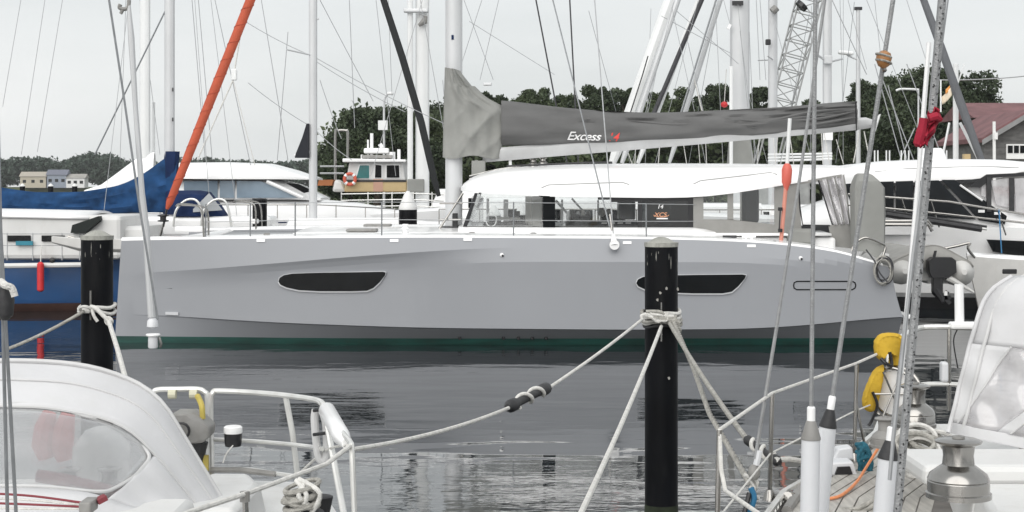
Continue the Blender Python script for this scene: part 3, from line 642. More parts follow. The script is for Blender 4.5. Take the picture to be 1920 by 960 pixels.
# boom
bz0, bz1 = P(905, 292, YC), P(1640, 232, YC)
bm_ = MB(); bm_.loft([[(q.x, YC+s*.10, q.z+t*h) for s, t in ((-.6, -1), (.6, -1), (1, -.3), (1, .6), (.7, 1), (-.7, 1), (-1, .6), (-1, -.3))] for q, h in ((bz0, .13), (P(1300, 259, YC), .13), (P(1600, 233, YC), .12), (P(1622, 231, YC), .11), (bz1, .06))], True, True)
bm_.build('boom', mat('boom_alloy', (.50, .505, .51), .45, metal=.2), cat, ang=30)
BT = [(940, 187), (1000, 195), (1060, 202), (1130, 208), (1200, 211), (1260, 211), (1320, 208), (1400, 204), (1480, 200), (1540, 194), (1603, 189)]
BB = [(940, 274), (1050, 271), (1200, 267), (1300, 262), (1400, 256), (1480, 249), (1560, 240), (1606, 233)]
def bag_pt(u, v):
    px = 940+665*u; zt = PZ(smooth_tab(BT, px), YC); zb = PZ(smooth_tab(BB, px), YC); a = v*2*math.pi
    hgt = (zt-zb)/2; wdt = .24-.06*u
    s, c = math.sin(a), math.cos(a); z = (zt+zb)/2+hgt*c*(1 if c < 0 else 1)
    fold = .022*math.sin(30*u+5*c)+.018*math.sin(13*u-9*c)+.03*math.sin(8*u+4*c*c)*(u)+(.035*math.sin(22*u+14*c) if c > .2 else .01*math.sin(40*u))*min(1, u*1.6)
    side = wdt*(abs(s)**.7)*(1 if s > 0 else -1)*(1-.35*max(0, c))
    return Vector((PX(px, YC), YC+side+(fold if s < 0 else -fold), z))
sb = MB(); sb.loft([[bag_pt(i/90, k/28) for k in range(28)] for i in range(91)], True, True); bag = sb.build('sail_bag', M['bag'], cat, ang=60)
def fold_tube(name, pts, r, dy): tube(name, bez([P(a, b, YC-.19-dy) for a, b in pts], 5), r, M['bag'], bag, 6)
for pts in ([(1180, 226), (1260, 233), (1340, 231), (1420, 240)], [(1250, 228), (1330, 236), (1420, 233), (1500, 220), (1590, 214)], [(1360, 222), (1440, 226), (1520, 210), (1600, 203)], [(1480, 226), (1540, 222), (1602, 209)], [(1500, 238), (1560, 228), (1604, 220)]):
    n = len(pts); q = bez([P(a, b, YC-.185) for a, b in pts], 6); MB().tube(q, [.004+.028*math.sin(math.pi*i/(len(q)-1)) for i in range(len(q))], 6).build('bag_fold', M['bag'], bag)
drape(text('Excess', .225, hit(bag, 1062, 262)+Vector((0, -.05, 0)), (R(90), R(1.6), 0), M['white'], bag, ext=.004, shear=.35, xs=1.12, space=.95), bag)
drape(text('14', .225, hit(bag, 1138, 264)+Vector((0, -.05, 0)), (R(90), R(1.6), 0), mat('red_lettering', (.7, .06, .05), .6, var=.02), bag, ext=.004, shear=.35, xs=.95), bag)
tube('bag_cord', [P(1604, 190, YC-.2), P(1606, 245, YC-.14)], .012, M['black'], bag, 5)
# mast cover, draped cloth around mast and bag end
def cover_pt(u, v):
    # u: 0 left edge .. 1 right edge along the outline, v: 0 top .. 1 bottom
    le = [(0, 834), (.4, 832), (1, 830)]; re = [(0, 862), (.18, 886), (.35, 915), (.45, 953), (.7, 948), (1, 938)]
    px = lerp_tab(le, v)+(smooth_tab(re, v)-lerp_tab(le, v))*u; py = 127+(168)*v+(u*6 if v < .2 else 0)+(3*math.sin(u*9)*v if v > .8 else 0)
    px += 0; rd = lambda q: 1-2*abs(math.sin(q))**.6
    fold = .035*rd(5*u+5*v)+.05*rd(u*4-7*v+.6)*u+.035*rd(9*v+6*u)*(.3+u)+.02*math.sin(26*u-5*v)
    b = .24+.05*v; return P(px, py, YC), b, fold
cv = MB(); rings = []
nv = 48
for j in range(nv+1):
    v_ = j/nv; ring = []
    for i in range(49):
        u = i/48; p, b, f = cover_pt(u, v_); e = math.sin(math.pi*min(1, max(0, u)))**.35; ring.append(Vector((p.x, YC-b*e-f*e, p.z)))
    for i in range(48, -1, -1):
        u = i/48; p, b, f = cover_pt(u, v_); e = math.sin(math.pi*u)**.35; ring.append(Vector((p.x, YC+b*e+.002, p.z)))
    rings.append(ring)
cv.loft(rings, True, False); cv.build('mast_cover', M['canvas2'], cat, ang=70)
MB().box(P(914, 158, YC), (.16, .2, .05)).build('boom_bracket', M['alu'], cat, False, bevel=.01)
for (a, b) in (((892, 330), (893, 300)), ((957, 310), (956, 289))): tube('boom_strut', [P(*a, YC), P(*b, YC)], .03, M['mastw'], cat)
inbox('mast_instrument_pod', 884, 910, 301, 330, 30.8, .2, M['canvas2'], .02)
# boom gear: topping lift, mainsheet at boom end
tube('boom_end_fitting', [P(1638, 232, YC), P(1650, 214, YC), P(1640, 246, YC)], .02, M['mastw'], cat, 6)
for a, b in (((1612, 246), (1600, 305)), ((1620, 246), (1632, 306))): tube('mainsheet', [P(*a, YC), P(*b, YC)], .012, M['ropew'], cat, 5)
# headsail furled in an orange cover on the fore crossbeam
hs0, hs1 = P(313, 392, YC), P(472, -6, YC); d = hs1-hs0
MB().tube([hs0, hs0+d*.03, hs0+d*.2, hs0+d*.6, hs0+d*2.2], [.03, .07, .085, .095, .085], 12).build('furled_headsail', M['orange'], cat)
hx_ = d.cross(Vector((0, 1, 0))).normalized(); hy_ = d.cross(hx_).normalized()
MB().tube([hs0+d*(.04+1.2*i/260)+(hx_*math.cos(i*.36)+hy_*math.sin(i*.36))*(.078+.016*min(1, i/120)) for i in range(261)], .008, 5).build('wrap_seam', mat('orange_seam', (.40, .07, .035), .8), cat)
tube('furler_drum_link', [P(306, 425, YC), hs0], .022, M['black'], cat); MB().lathe(P(306, 416, YC), [(.05, 0), (.11, .01), (.11, .03), (.06, .04), (.06, .10), (.11, .11), (.11, .13), (.04, .15)], 16).build('furler_drum', M['black'], cat)
tube('forestay_fitting', [P(300, 443, YC), P(306, 420, YC)], .025, M['steel'], cat)
# shrouds of the catamaran
for (a, b, Y0, Y1, m_) in (((1144, 452), (1131, -10), 28.2, 28.9, 'wirel'), ((1140, 440), (1070, -10), 28.3, 29.2, 'wire')):
    pass
for (a, b, Y0, Y1, m_, r) in (((1150, 440), (1114, -10), 28.0, 29.4, 'wirel', .012), ((1143, 425), (1034, -10), 28.0, 29.8, 'wire', .014)):
    p0, p1 = P(*a, Y0), P(*b, Y1); tube('shroud', [p0, p1, p1+(p1-p0)*1.0], r, M[m_], cat, 6)
MB().tube([P(1152, 462, 27.15), P(1150, 440, 27.3)], [.075, .03], 10).build('shroud_tag', M['gel'], cat)
MB().lathe(P(1152, 459, 27.14), [(.085, -.02), (.085, .02)], 16, (0, 1, 0)).build('shroud_disc', M['gel'], cat)
MB().tube([P(1148, 432, 27.8), P(1144, 402, 27.9)], .022, 8).build('turnbuckle', M['steel'], cat)
# danbuoy on the cockpit quarter
db = thing('danbuoy', 'coral red danbuoy float with pale staff standing at the cockpit side', 'danbuoy', P(1464, 457, 28.2))
Yd = 28.25
tube('staff', [P(1464, 457, Yd), P(1474, 345, Yd)], .036, M['coral'], db, 10)
a_, b_ = P(1474, 357, Yd), P(1476, 306, Yd); MB().tube([a_, a_.lerp(b_, .12), a_.lerp(b_, .3), a_.lerp(b_, .75), a_.lerp(b_, .92), b_], [.035, .045, .085, .095, .07, .03], 14).build('float', M['redbuoy'], db)
tube('pole', [P(1476, 308, Yd), P(1481, 222, Yd)], .034, M['mastw'], db, 10)
tube('clip_strap', [P(1463, 392, Yd-.05), P(1461, 432, Yd-.05)], .012, M['black'], db)
for py in (392, 432): MB().lathe(P(1463, py, Yd-.06), [(.04, -.03), (.04, .03)], 10).build('clip', M['black'], db)
# dinghy hung on davits at the stern
dg = thing('inflatable_dinghy', 'grey inflatable dinghy with canvas cover hung on the stern davits', 'dinghy', P(1750, 540, 30.5))
def rtube(px, py, Y0, Y1, r, name): 
    a = P(px, py, Y0); MB().tube([a+Vector((0, -.30, .01)), a+Vector((0, -.22, 0)), a+Vector((0, -.05, 0)), a, a+Vector((0, Y1-Y0, .05))], [.05, .13, r*.92, r, r], 16).build(name, M['rib'], dg)
rtube(1690, 508, 30.3, 33.0, .26, 'tube'); rtube(1800, 510, 30.3, 33.0, .28, 'tube')
MB().box(P(1748, 505, 30.5), (.75, .06, .42)).build('transom', M['gelw'], dg, False)
MB().box(P(1748, 520, 31.7), (.8, 2.4, .10)).build('floor', M['gelw'], dg, False)
def dcov(u, v): 
    px = 1664+156*u; py = 498-30*math.sin(math.pi*min(1, max(0, u)))**.5+5*math.sin(u*9+v*3); p = P(px, py, 30.2+2.6*v); p.y = 30.2+2.6*v; p.z = PZ(py, 30.4)+.04*math.sin(7*v+3*u); p.x = PX(px, 30.4); return p
MB().grid(dcov, 26, 12).build('cover', M['ribc'], dg, solid=.02)
MB().add([dcov(k/20, 0)+Vector((0, .01, 0)) for k in range(21)]+[P(1664+156*k/20, 503, 30.22) for k in range(21)], [(k, k+1, 22+k, 21+k) for k in range(20)]).build('cover_front', M['ribc'], dg, solid=.015)
MB().tube([P(1776, 520, 30.05), P(1826, 548, 30.0)], [.07, .02], 8).build('handle_cone', M['rib'], dg)
om = thing('outboard_motor', 'black tilted outboard motor on the hung dinghy', 'outboard', P(1768, 560, 30.1))
q = [P(1748, 490, 30.1), P(1752, 498, 30.05), P(1760, 510, 30.0), P(1758, 525, 30.0)]
MB().loft([[(c.x+a*w_, c.y+b*.14, c.z) for a, b in ((-1, -1), (1, -1), (1.1, 0), (1, 1), (-1, 1), (-1.1, 0))] for c, w_ in ((P(1764, 482, 30.1), .17), (P(1764, 488, 30.1), .25), (P(1765, 510, 30.1), .25), (P(1760, 520, 30.1), .15))], True, True).build('cowl', M['black'], om)
MB().box(P(1757, 533, 30.1), (.19, .16, .32)).build('leg', M['black'], om, False, bevel=.02)
MB().tube([P(1755, 545, 30.1), P(1766, 560, 30.0), P(1768, 568, 29.95)], [.10, .075, .03], 8).build('gearcase', M['black'], om)
for k in range(3): MB().box(P(1772+2*k, 553+5*k, 29.98), (.07, .03, .17), 0, .6+.9*k).build('propeller_blade', M['black'], om, False)
MB().box(P(1773, 550, 29.95), (.06, .04, .08)).build('trim_tag', M['whitep'], om, False)
for px, Y in ((1640, 29.6), (1640, 32.4)):
    tube('davit', [(PX(px-20, Y), Y, 1.65), (PX(px+20, Y), Y, 2.02), (PX(px+100, Y), Y, 2.02), (PX(px+108, Y), Y, 1.9)], .035, M['steel'], cat)
MB().prism([P(1744, 500, 30.0), P(1752, 470, 30.0), P(1757, 470, 30.0), P(1750, 500, 30.0)], (0, .02, 0)).build('strap', M['black'], dg, False)
# ------------------------------------------------------------------ boats behind
def hull_mesh(X0, X1, Yc, beam, zb, zs, hm, parent, bow='L', stripe=None, rake=.5, name='hull', deckm=None, zw=.12, stripe_m=None):
    """monohull along X. bow 'L' or 'R'"""
    n = 18; rings = []; L_ = X1-X0
    for i in range(n+1):
        t = i/n; f = t if bow == 'L' else 1-t         # f=0 at bow
        bm = beam/2*min(1, math.sin(min(1, f*1.45+.015)*math.pi/2)**.8)*(1-.18*max(0, f-.6)/.4); z = zs+.35*(1-f)**2*(zs-zw)*.6
        prof = [(1.0, z), (1.0, z-.06), (.98, z*.6+.1), (.90, zw+.1), (.84, zw), (.78, 0), (.3, zb)]
        ring = []
        for o_, zz in prof+[(-a, b) for a, b in prof[::-1]]:
            xs = X0+L_*t; k = max(0, 1-f*4)*rake*(zz/zs if zz > 0 else zz*.8); xs += (-k if bow == 'L' else k)*.8
            ring.append((xs, Yc-bm*o_, zz))
        rings.append(ring)
    m = len(rings[0]); a = MB(); a.loft([r[:5] for r in rings], False); a.loft([r[m-5:] for r in rings], False)
    e = rings[-1] if bow == 'L' else rings[0]; a.add(e, [tuple(range(m))]); h = a.build(name, hm, parent, ang=30)
    g = MB(); g.loft([r[4:m-4] for r in rings], False); g.build('antifouling', stripe_m or M['navy'], h)
    d = MB(); d.loft([[Vector(r[0])+Vector((0, .02, -.01)), Vector(r[0]).lerp(Vector(r[-1]), .1)+Vector((0, 0, .03)), Vector(r[0]).lerp(Vector(r[-1]), .5)+Vector((0, 0, .08)), Vector(r[0]).lerp(Vector(r[-1]), .9)+Vector((0, 0, .03)), Vector(r[-1])+Vector((0, -.02, -.01))] for r in rings], False)
    d.build('deck', deckm or M['gel'], h); return h
def cabin(parent, X0, X1, Yc, wd, z0, z1, m, slope=.35, win=0, name='cabin', wm=None):
    r = [[(x, Yc-w/2, z0), (x+dx, Yc-w/2*.92, z1-.08), (x+dx, Yc-w/2*.8, z1), (x+dx, Yc+w/2*.8, z1), (x+dx, Yc+w/2*.92, z1-.08), (x, Yc+w/2, z0)] for x, w, dx in ((X0, wd*.85, slope), (X0+(X1-X0)*.3, wd, slope*.4), (X1, wd, -slope*.3))]
    o = MB().loft(r, True, True).build(name, m, parent, ang=30)
    for i in range(win):
        x = X0+(X1-X0)*(.22+.66*(i+.5)/win); L_ = (X1-X0)*.5/win; MB().box((x, Yc-wd/2*.985, z0+(z1-z0)*.52), (L_, .03, (z1-z0)*.34)).build('window', wm or M['dark'], o, False, bevel=.012)
    return o
def mast(parent, px, Y, half, m, z0=1.5, top=19, spreaders=(), furl=None, n=10):
    x = PX(px, Y); o = MB().loft([mastsec(x, Y, z, half, half*.75, n) for z in (z0, top*.7, top)], True, True).build('mast', m, parent)
    for z, w in spreaders:
        tube('spreader', [(x-w*.35, Y-w, z+.05), (x, Y, z), (x+w*.35*0-w*.35, Y+w, z+.05)], .025, m, o, 6)
    return o
def stays(parent, px, Y, top, ends, m='wirel', r=.008, name='shroud'):
    for e in ends: tube(name, [(PX(px, Y), Y, top), e], r, M[m], parent, 5)
def sheet_cover(parent, p0, p1, h0, h1, w, m, name='sail_cover', sagz=0, n=24, seed=0):
    rg = random.Random(seed); rings = []
    for i in range(n+1):
        t = i/n; c = Vector(p0).lerp(Vector(p1), t)-Vector((0, 0, sagz*4*t*(1-t))); h = h0+(h1-h0)*(t**.55); ww = w*(1-.4*t)
        ring = []
        for k in range(16):
            a = 2*math.pi*k/16; f = 1+.10*math.sin(5*a+9*t)+.08*math.sin(13*t+2*a); zz = math.cos(a)
            ring.append((c.x, c.y+ww*math.sin(a)*f*(1-.3*max(0, zz)), c.z+h*(.5+.5*zz)))
        rings.append(ring)
    return MB().loft(rings, True, True).build(name, m, parent, ang=60)

# blue hulled motor cruiser at the left edge
bb = thing('blue_cruiser', 'blue hulled cabin boat with white wheelhouse at the left edge', 'cabin boat', (-12, 35.6, 0))
bh = hull_mesh(-17, -7.45, 35.55, 2.4, -.4, 1.16, M['blue'], bb, 'R', stripe_m=M['brown'], zw=.17, rake=.2)
tube('rubbing_strake', [(-17, 34.31, 1.02), (-12, 34.29, 1.0), (-8.9, 34.36, 1.04)], .055, M['gelw'], bb)
MB().box((-12, 35.5, 1.62), (7.2, 2.2, .95)).build('cabin', M['gelw'], bb, False, bevel=.1)
MB().grid(lambda u, v: (-16.5+7.4*u, 34.35+2.4*v, 2.03+.12*math.sin(math.pi*v)+.06*math.sin(math.pi*u)), 14, 10).build('cabin_roof', M['gel'], bb, solid=.06)
cabin(bb, -9.9, -7.9, 35.6, 1.9, 1.16, 1.85, M['gelw'], .2)
for px in (36, 100): 
    MB().box((PX(px, 34.38), 34.37, PZ(447, 34.4)), (.5, .03, .13)).build('window', M['dark'], bb, False, bevel=.01)
MB().box((PX(45, 34.3), 34.33, PZ(456, 34.3)), (.36, .05, .09)).build('window_blind', mat('teal_blind', (.03, .22, .30), .6), bb, False)
MB().lathe((PX(97, 34.3), 34.36, PZ(488, 34.3)), [(.06, 0), (.06, .04), (.04, .05)], 14, (0, -1, 0)).build('vent', M['black'], bb)
for px in (12, 60, 115, 148): tube('stanchion', [(PX(px, 34.35), 34.40, 1.13), (PX(px, 34.35), 34.40, 1.72)], .013, M['wirel'], bb, 5)
for z in (1.45, 1.7): tube('lifeline', [(-13, 34.4, z), (-9, 34.4, z)], .008, M['wirel'], bb, 5)
fd = thing('fender', 'long red fender hanging on the blue hull', 'fender', P(76, 548, 34.15)); MB().tube([P(76, 547, 34.2), P(76, 544, 34.2), P(76, 495, 34.2), P(76, 491, 34.2)], [.03, .075, .075, .03], 12).build('fender_body', M['redp'], fd)
tube('lanyard', [P(76, 492, 34.2), P(78, 460, 34.3)], .012, M['ropew'], fd, 5)

# sailboat with the blue boom cover
sbA = thing('sailboat', 'sailboat with sagging bright blue boom cover and grey mast', 'sailboat', (-10.4, 38.6, 0))
hull_mesh(-16.5, -6.7, 38.6, 2.9, -.5, 1.35, M['gel'], sbA, 'R'); cabin(sbA, -11, -7.2, 38.6, 1.9, 1.4, 1.95, M['gel'], .3, 3)
mast(sbA, 318, 38.6, .125, M['mastg'], 1.9, 16)
for py in (168, 224): MB().box(P(324, py, 38.48), (.03, .03, .09)).build('mast_slot', M['black'], sbA, False)
def bc(u, v):
    px = 333-353*u; bot = smooth_tab([(-20, 398), (60, 402), (150, 404), (230, 400), (290, 398), (333, 400)], px); top = smooth_tab([(-20, 348), (60, 360), (150, 360), (225, 348), (270, 326), (300, 303), (322, 287), (333, 284)], px)
    a = 2*math.pi*v; c = math.cos(a); s = math.sin(a); zt, zb = PZ(top, 38.6), PZ(bot, 38.6)
    f = 1+.20*math.sin(8*c+5*math.sin(5*u)+3*u)+.14*math.sin(19*u+6*c)+.12*math.sin(9*u-9*c); return Vector((PX(px, 38.6), 38.6+.20*s*f*(1-.35*max(0, c)), (zt+zb)/2+(zt-zb)/2*c))
MB().loft([[bc(i/50, k/20) for k in range(20)] for i in range(51)], True, True).build('boom_cover', M['bluec'], sbA, ang=60)
MB().loft([[(PX(px, 38.6)+a, 38.6+b*.17, PZ(py, 38.6)) for a, b in ((-.2, 0), (-.1, -1), (.1, -1), (.17, 0), (.1, 1), (-.1, 1))] for px, py in ((324, 284), (322, 310), (321, 402))], True, True).build('mast_collar', M['navy'], sbA)
tube('boom', [P(-30, 402, 38.6), P(318, 405, 38.6)], .06, M['mastg'], sbA)
tube('topping_lift', [P(178, 290, 38.6), P(320, 0, 38.6), P(390, -150, 38.6)], .02, M['wire'], sbA, 5)
stays(sbA, 318, 38.6, 15.5, [(-9.6, 37.3, 1.4), (-7.0, 37.4, 1.4), (-6.6, 38.6, 1.7)], 'wirel', .007)
# pale sail cover of the boat behind it, with its slim masts
sbB = thing('sailboat', 'sailboat with white sail cover and tall pale mast behind the blue boom cover', 'sailboat', (-14, 52, 0))
hull_mesh(-20, -9.5, 52, 3.2, -.5, 1.4, M['gel'], sbB, 'R')
mast(sbB, 272, 52, .17, M['mastw'], 1.5, 20); 
MB().loft([[bcx for bcx in [(PX(px, 52), 52+.22*math.sin(2*math.pi*k/14), (PZ(t_, 52)+PZ(b_, 52))/2+(PZ(t_, 52)-PZ(b_, 52))/2*math.cos(2*math.pi*k/14)) for k in range(14)]] for px, t_, b_ in ((160, 356, 368), (190, 346, 368), (220, 324, 368), (245, 305, 368), (262, 292, 368), (290, 285, 368))], True, True).build('sail_cover', M['gel'], sbB, ang=60)
mast(sbB, 288, 52.6, .05, M['mastw'], 1.5, PZ(190, 52)); 

# white motor yacht, left
my = thing('motor_yacht', 'white motor yacht with long blue grey side windows at left behind the bow', 'motor yacht', (-5.5, 42.8, 0))
hull_mesh(-9.4, -2.4, 42.8, 3.6, -.5, 1.75, M['gel'], my, 'R', rake=.9)
def lofted(name, secs, Yc, m, parent, ang=35):
    """secs: (px, ytop, ybot, halfwidth) with rounded top"""
    rr = []
    for px, t_, b_, hw in secs:
        Y = Yc-hw; X = PX(px, Yc); zt, zb = PZ(t_, Yc), PZ(b_, Y)
        rr.append([(X, Yc-hw, zb)]+[(X, Yc-hw*a, zb+(zt-zb)*f) for a, f in ((1, .35), (.97, .62), (.88, .85), (.65, .96), (0, 1), (-.65, .96), (-.88, .85), (-.97, .62), (-1, .35))]+[(X, Yc+hw, zb)])
    return MB().loft(rr, True, True).build(name, m, parent, ang=ang)
lofted('foredeck', [(300, 372, 440, 1.6), (420, 372, 440, 1.7), (540, 371, 440, 1.65), (600, 373, 440, 1.5), (680, 381, 440, 1.2), (740, 393, 440, .7), (765, 405, 440, .25)], 42.8, M['gel'], my)
lofted('deckhouse', [(310, 335, 374, 1.45), (520, 335, 374, 1.45), (560, 345, 374, 1.35), (610, 370, 376, 1.1)], 42.8, M['gel'], my)
ho = lofted('hardtop', [(318, 310, 334, 1.5), (345, 305, 335, 1.65), (430, 304, 336, 1.7), (510, 307, 336, 1.65), (550, 318, 336, 1.5), (595, 333, 337, 1.25)], 42.8, M['gel'], my)
Yw = 41.30
for poly in ([(345, 340), (408, 339), (408, 371), (345, 372)], [(412, 339), (440, 339), (440, 371), (412, 371)], [(444, 339), (490, 340), (560, 371), (444, 371)]):
    MB().prism([P(a, b, Yw) for a, b in poly], (0, .02, 0)).build('window', M['bluegl'] if 0 else mat('blue_grey_glass', (.22, .28, .34), .08, var=.2, vs=1.5), my, False)
tube('window_brace', [P(500, 340, Yw-.03), P(568, 371, Yw-.03)], .05, M['gel'], my)
MB().prism([P(535, 343, Yw+.05), P(560, 345, Yw+.05), P(588, 358, Yw+.05), P(570, 362, Yw+.05)], (0, .02, 0)).build('windscreen', M['dark'], my, False)
for k in range(9): 
    px = 300+55*k; tube('stanchion', [P(px, 410+(k > 6)*3, 40.9), P(px, 384+(k > 6)*6, 40.9)], .014, M['steel'], my, 5)
tube('guard_rail', [P(290, 384, 40.9), P(600, 384, 40.9), P(745, 392, 41.6)], .016, M['steel'], my, 6)
tube('side_stripe', [P(480, 418, 40.95), P(600, 416, 40.95), P(760, 412, 42)], .02, M['navy'], my, 6)
# navy spray hood in front of it
shb = thing('spray_hood', 'navy spray hood with clear side window beside the orange furled sail', 'spray hood', P(370, 405, 37.6))
MB().loft([[(PX(px, 37.6), 37.6+a*w, PZ(405-(405-t_)*f, 37.6)) for a, f in ((-1, 0), (-1, .5), (-.85, .85), (-.4, 1), (.4, 1), (.85, .85), (1, .5), (1, 0))] for px, t_, w in ((335, 357, .6), (372, 357, .62), (392, 360, .6), (410, 382, .5), (422, 402, .4))], True, True).build('hood_cloth', M['navy'], shb)
MB().prism([P(362, 392, 36.96), P(392, 362, 36.96), P(417, 394, 36.96), P(362, 398, 36.96)], (0, .012, 0)).build('hood_window', mat('vinyl_grey', (.38, .40, .42), .15), shb, False)
MB().box(P(380, 425, 37.6), (3.4, 1.2, .5)).build('hood_coaming', M['gel'], shb, False, bevel=.1)
for k in range(2): tube('hood_bow', bez([P(325+52*k, 425, 36.8), P(330+52*k, 395, 36.8), P(350+52*k, 375, 36.8), P(372+52*k, 380, 36.8), P(384+50*k, 425, 36.8)], 5), .028, M['railw'], shb)

# sailboat with thin grey mast
sbC = thing('sailboat', 'sailboat with slim pale grey mast and black sail cover left of the workboat', 'sailboat', (-4.3, 38.6, 0))
hull_mesh(-6.5, -.9, 38.6, 2.4, -.5, 1.3, M['gel'], sbC, 'R'); cabin(sbC, -5.6, -2.6, 38.6, 1.7, 1.35, 1.95, M['gel'], .3, 2)
mc = mast(sbC, 587, 38.6, .10, M['mastg'], 1.85, 14)
tube('spreader', [P(538, 93, 38.2), P(587, 104, 38.6), P(590, 105, 39.6)], .022, M['mastg'], mc, 6)
tube('masthead_bracket', [P(589, 38, 38.6), P(598, 35, 38.6)], .02, M['mastg'], mc, 5)
MB().loft([[P(a, b, 38.6)+Vector((0, s, 0)) for s in (-.14, .14) for a, b in ((l, y), (r_, y))][:2]+[P(r_, y, 38.6)+Vector((0, .14, 0)), P(l, y, 38.6)+Vector((0, .14, 0))] for l, r_, y in ((576, 580, 232), (568, 580, 258), (556, 580, 288), (554, 580, 296))], True, True).build('sail_cover', mat('black_canvas', (.018, .02, .026), .9), sbC, ang=20)
tube('boom', [P(552, 292, 38.55), P(588, 283, 38.6)], .035, M['mastw'], sbC)
for a, b, m_ in (((455, 37), (588, 106), 'wirel'), ((465, 155), (588, 240), 'wirel'), ((588, 106), (840, 235), 'wirel'), ((588, 112), (760, 210), 'wirel'), ((588, 240), (660, 300), 'wirel'), ((600, 150), (640, 260), 'wirel')):
    tube('shroud', sag(P(*a, 38.6), P(*b, 38.6), .05), .009, M[m_], sbC, 5)
tube('running_rigging', [P(455, 37, 38.6), P(437, 150, 38.6), P(370, 300, 38.6)], .02, M['ropew'], sbC, 6); tube('running_rigging', [P(437, 150, 38.6), P(478, 310, 38.6)], .012, M['ropew'], sbC, 6)
MB().box(P(439, 140, 38.6), (.14, .1, .28)).build('rope_block', M['mastw'], sbC, False, bevel=.03)

# workboat, buff and white
wb = thing('workboat', 'buff and white workboat with green windows and orange lifebuoy', 'workboat', (PX(690, 58), 58, 0))
hull_mesh(-8.6, -2.0, 58, 3.2, -.6, 1.6, mat('workboat_hull', (.05, .10, .09), .5), wb, 'L'); Yk = 56.6
MB().prism([P(645, 360, Yk), P(648, 338, Yk), P(762, 338, Yk), P(762, 360, Yk)], (0, 2.6, 0)).build('lower_house', M['cream'], wb, False, bevel=.04)
wh = MB().prism([P(649, 338, Yk), P(655, 303, Yk), P(755, 303, Yk), P(760, 338, Yk)], (0, 2.5, 0)).build('wheelhouse', M['gelw'], wb, False, bevel=.04)
for poly, m_ in (([(668, 334), (675, 310), (692, 310), (692, 334)], 'teal'), ([(703, 333), (704, 309), (715, 310), (715, 333)], 'dark'), ([(725, 333), (725, 310), (748, 310), (749, 333)], 'dark')):
    f = MB().prism([P(a+(a-708)*.0+(2 if a > (poly[0][0]+poly[2][0])/2 else -2), b+(1.5 if b > 320 else -1.5), Yk-.02) for a, b in poly], (0, .05, 0)).build('window_frame', M['gel'], wh, False)
    MB().prism([P(a, b, Yk-.05) for a, b in poly], (0, .06, 0)).build('window', M[m_], wh, False)
MB().prism([P(642, 304, Yk-.3), P(642, 297, Yk-.3), P(761, 299, Yk-.3), P(761, 304, Yk-.3)], (0, 3.2, 0)).build('wheelhouse_roof', M['gel'], wb, False, bevel=.03)
MB().prism([P(648, 341, Yk-.03), P(648, 337.5, Yk-.03), P(762, 337.5, Yk-.03), P(762, 341, Yk-.03)], (0, .03, 0)).build('rubbing_band', M['black'], wb, False)
MB().prism([P(700, 359, Yk-.02), P(700, 336, Yk-.02), P(718, 336, Yk-.02), P(718, 359, Yk-.02)], (0, .03, 0)).build('door', mat('pink_door', (.50, .30, .22), .6), wb, False)
lb = MB().torus(P(656, 336, Yk-.2), .19, .06, (0, 1, 0), 24, 8); lbo = lb.build('lifebuoy', mat('orange_white', (.62, .12, .07), .6), None); tag(lbo, 'orange lifebuoy hung on the workboat wheelhouse', 'lifebuoy')
for k in range(4): 
    a0 = k*1.571+.55; MB().torus(P(656, 336, Yk-.2), .19, .064, (0, 1, 0), 4, 8, a0, a0+.42).build('reflective_band', M['gel'], lbo)
for (px, t_, w_) in ((679, 290, .05), (690, 262, .035), (697, 250, .06), (727, 281, .05), (748, 280, .06), (735, 285, .12)): tube('roof_mast', [P(px, 300, 57.6), P(px, t_, 57.6)], w_, M['gel'], wb, 8)
MB().box(P(708, 294, 57.6), (1.1, .6, .12)).build('radar_base', M['grey5'], wb, False, bevel=.02); MB().box(P(706, 283, 57.6), (.9, .3, .2)).build('searchlight', M['gel'], wb, False, bevel=.05)
MB().tube([P(712, 276, 57.6), P(718, 272, 57.6)], .1, 8).build('horn', M['gel'], wb)
tube('gantry', bez([P(629, 352, 58), P(629, 250, 58), P(634, 245, 58), P(648, 245, 58), P(652, 250, 58), P(652, 300, 58)], 4), .05, M['steel'], wb)
for y in (312, 325): tube('rail', [P(600, y, 57), P(645, y, 57)], .035, M['wirel'], wb, 6)
MB().prism([P(595, 348, 57.2), P(598, 337, 57.2), P(625, 337, 57.2), P(622, 348, 57.2)], (0, 1, 0)).build('deck_box', mat('rust_orange', (.38, .14, .05), .7), wb, False)
MB().prism([P(622, 360, 57), P(628, 335, 57), P(640, 340, 57), P(648, 360, 57)], (0, .8, 0)).build('tarpaulin', M['gelw'], wb, False, bevel=.1)

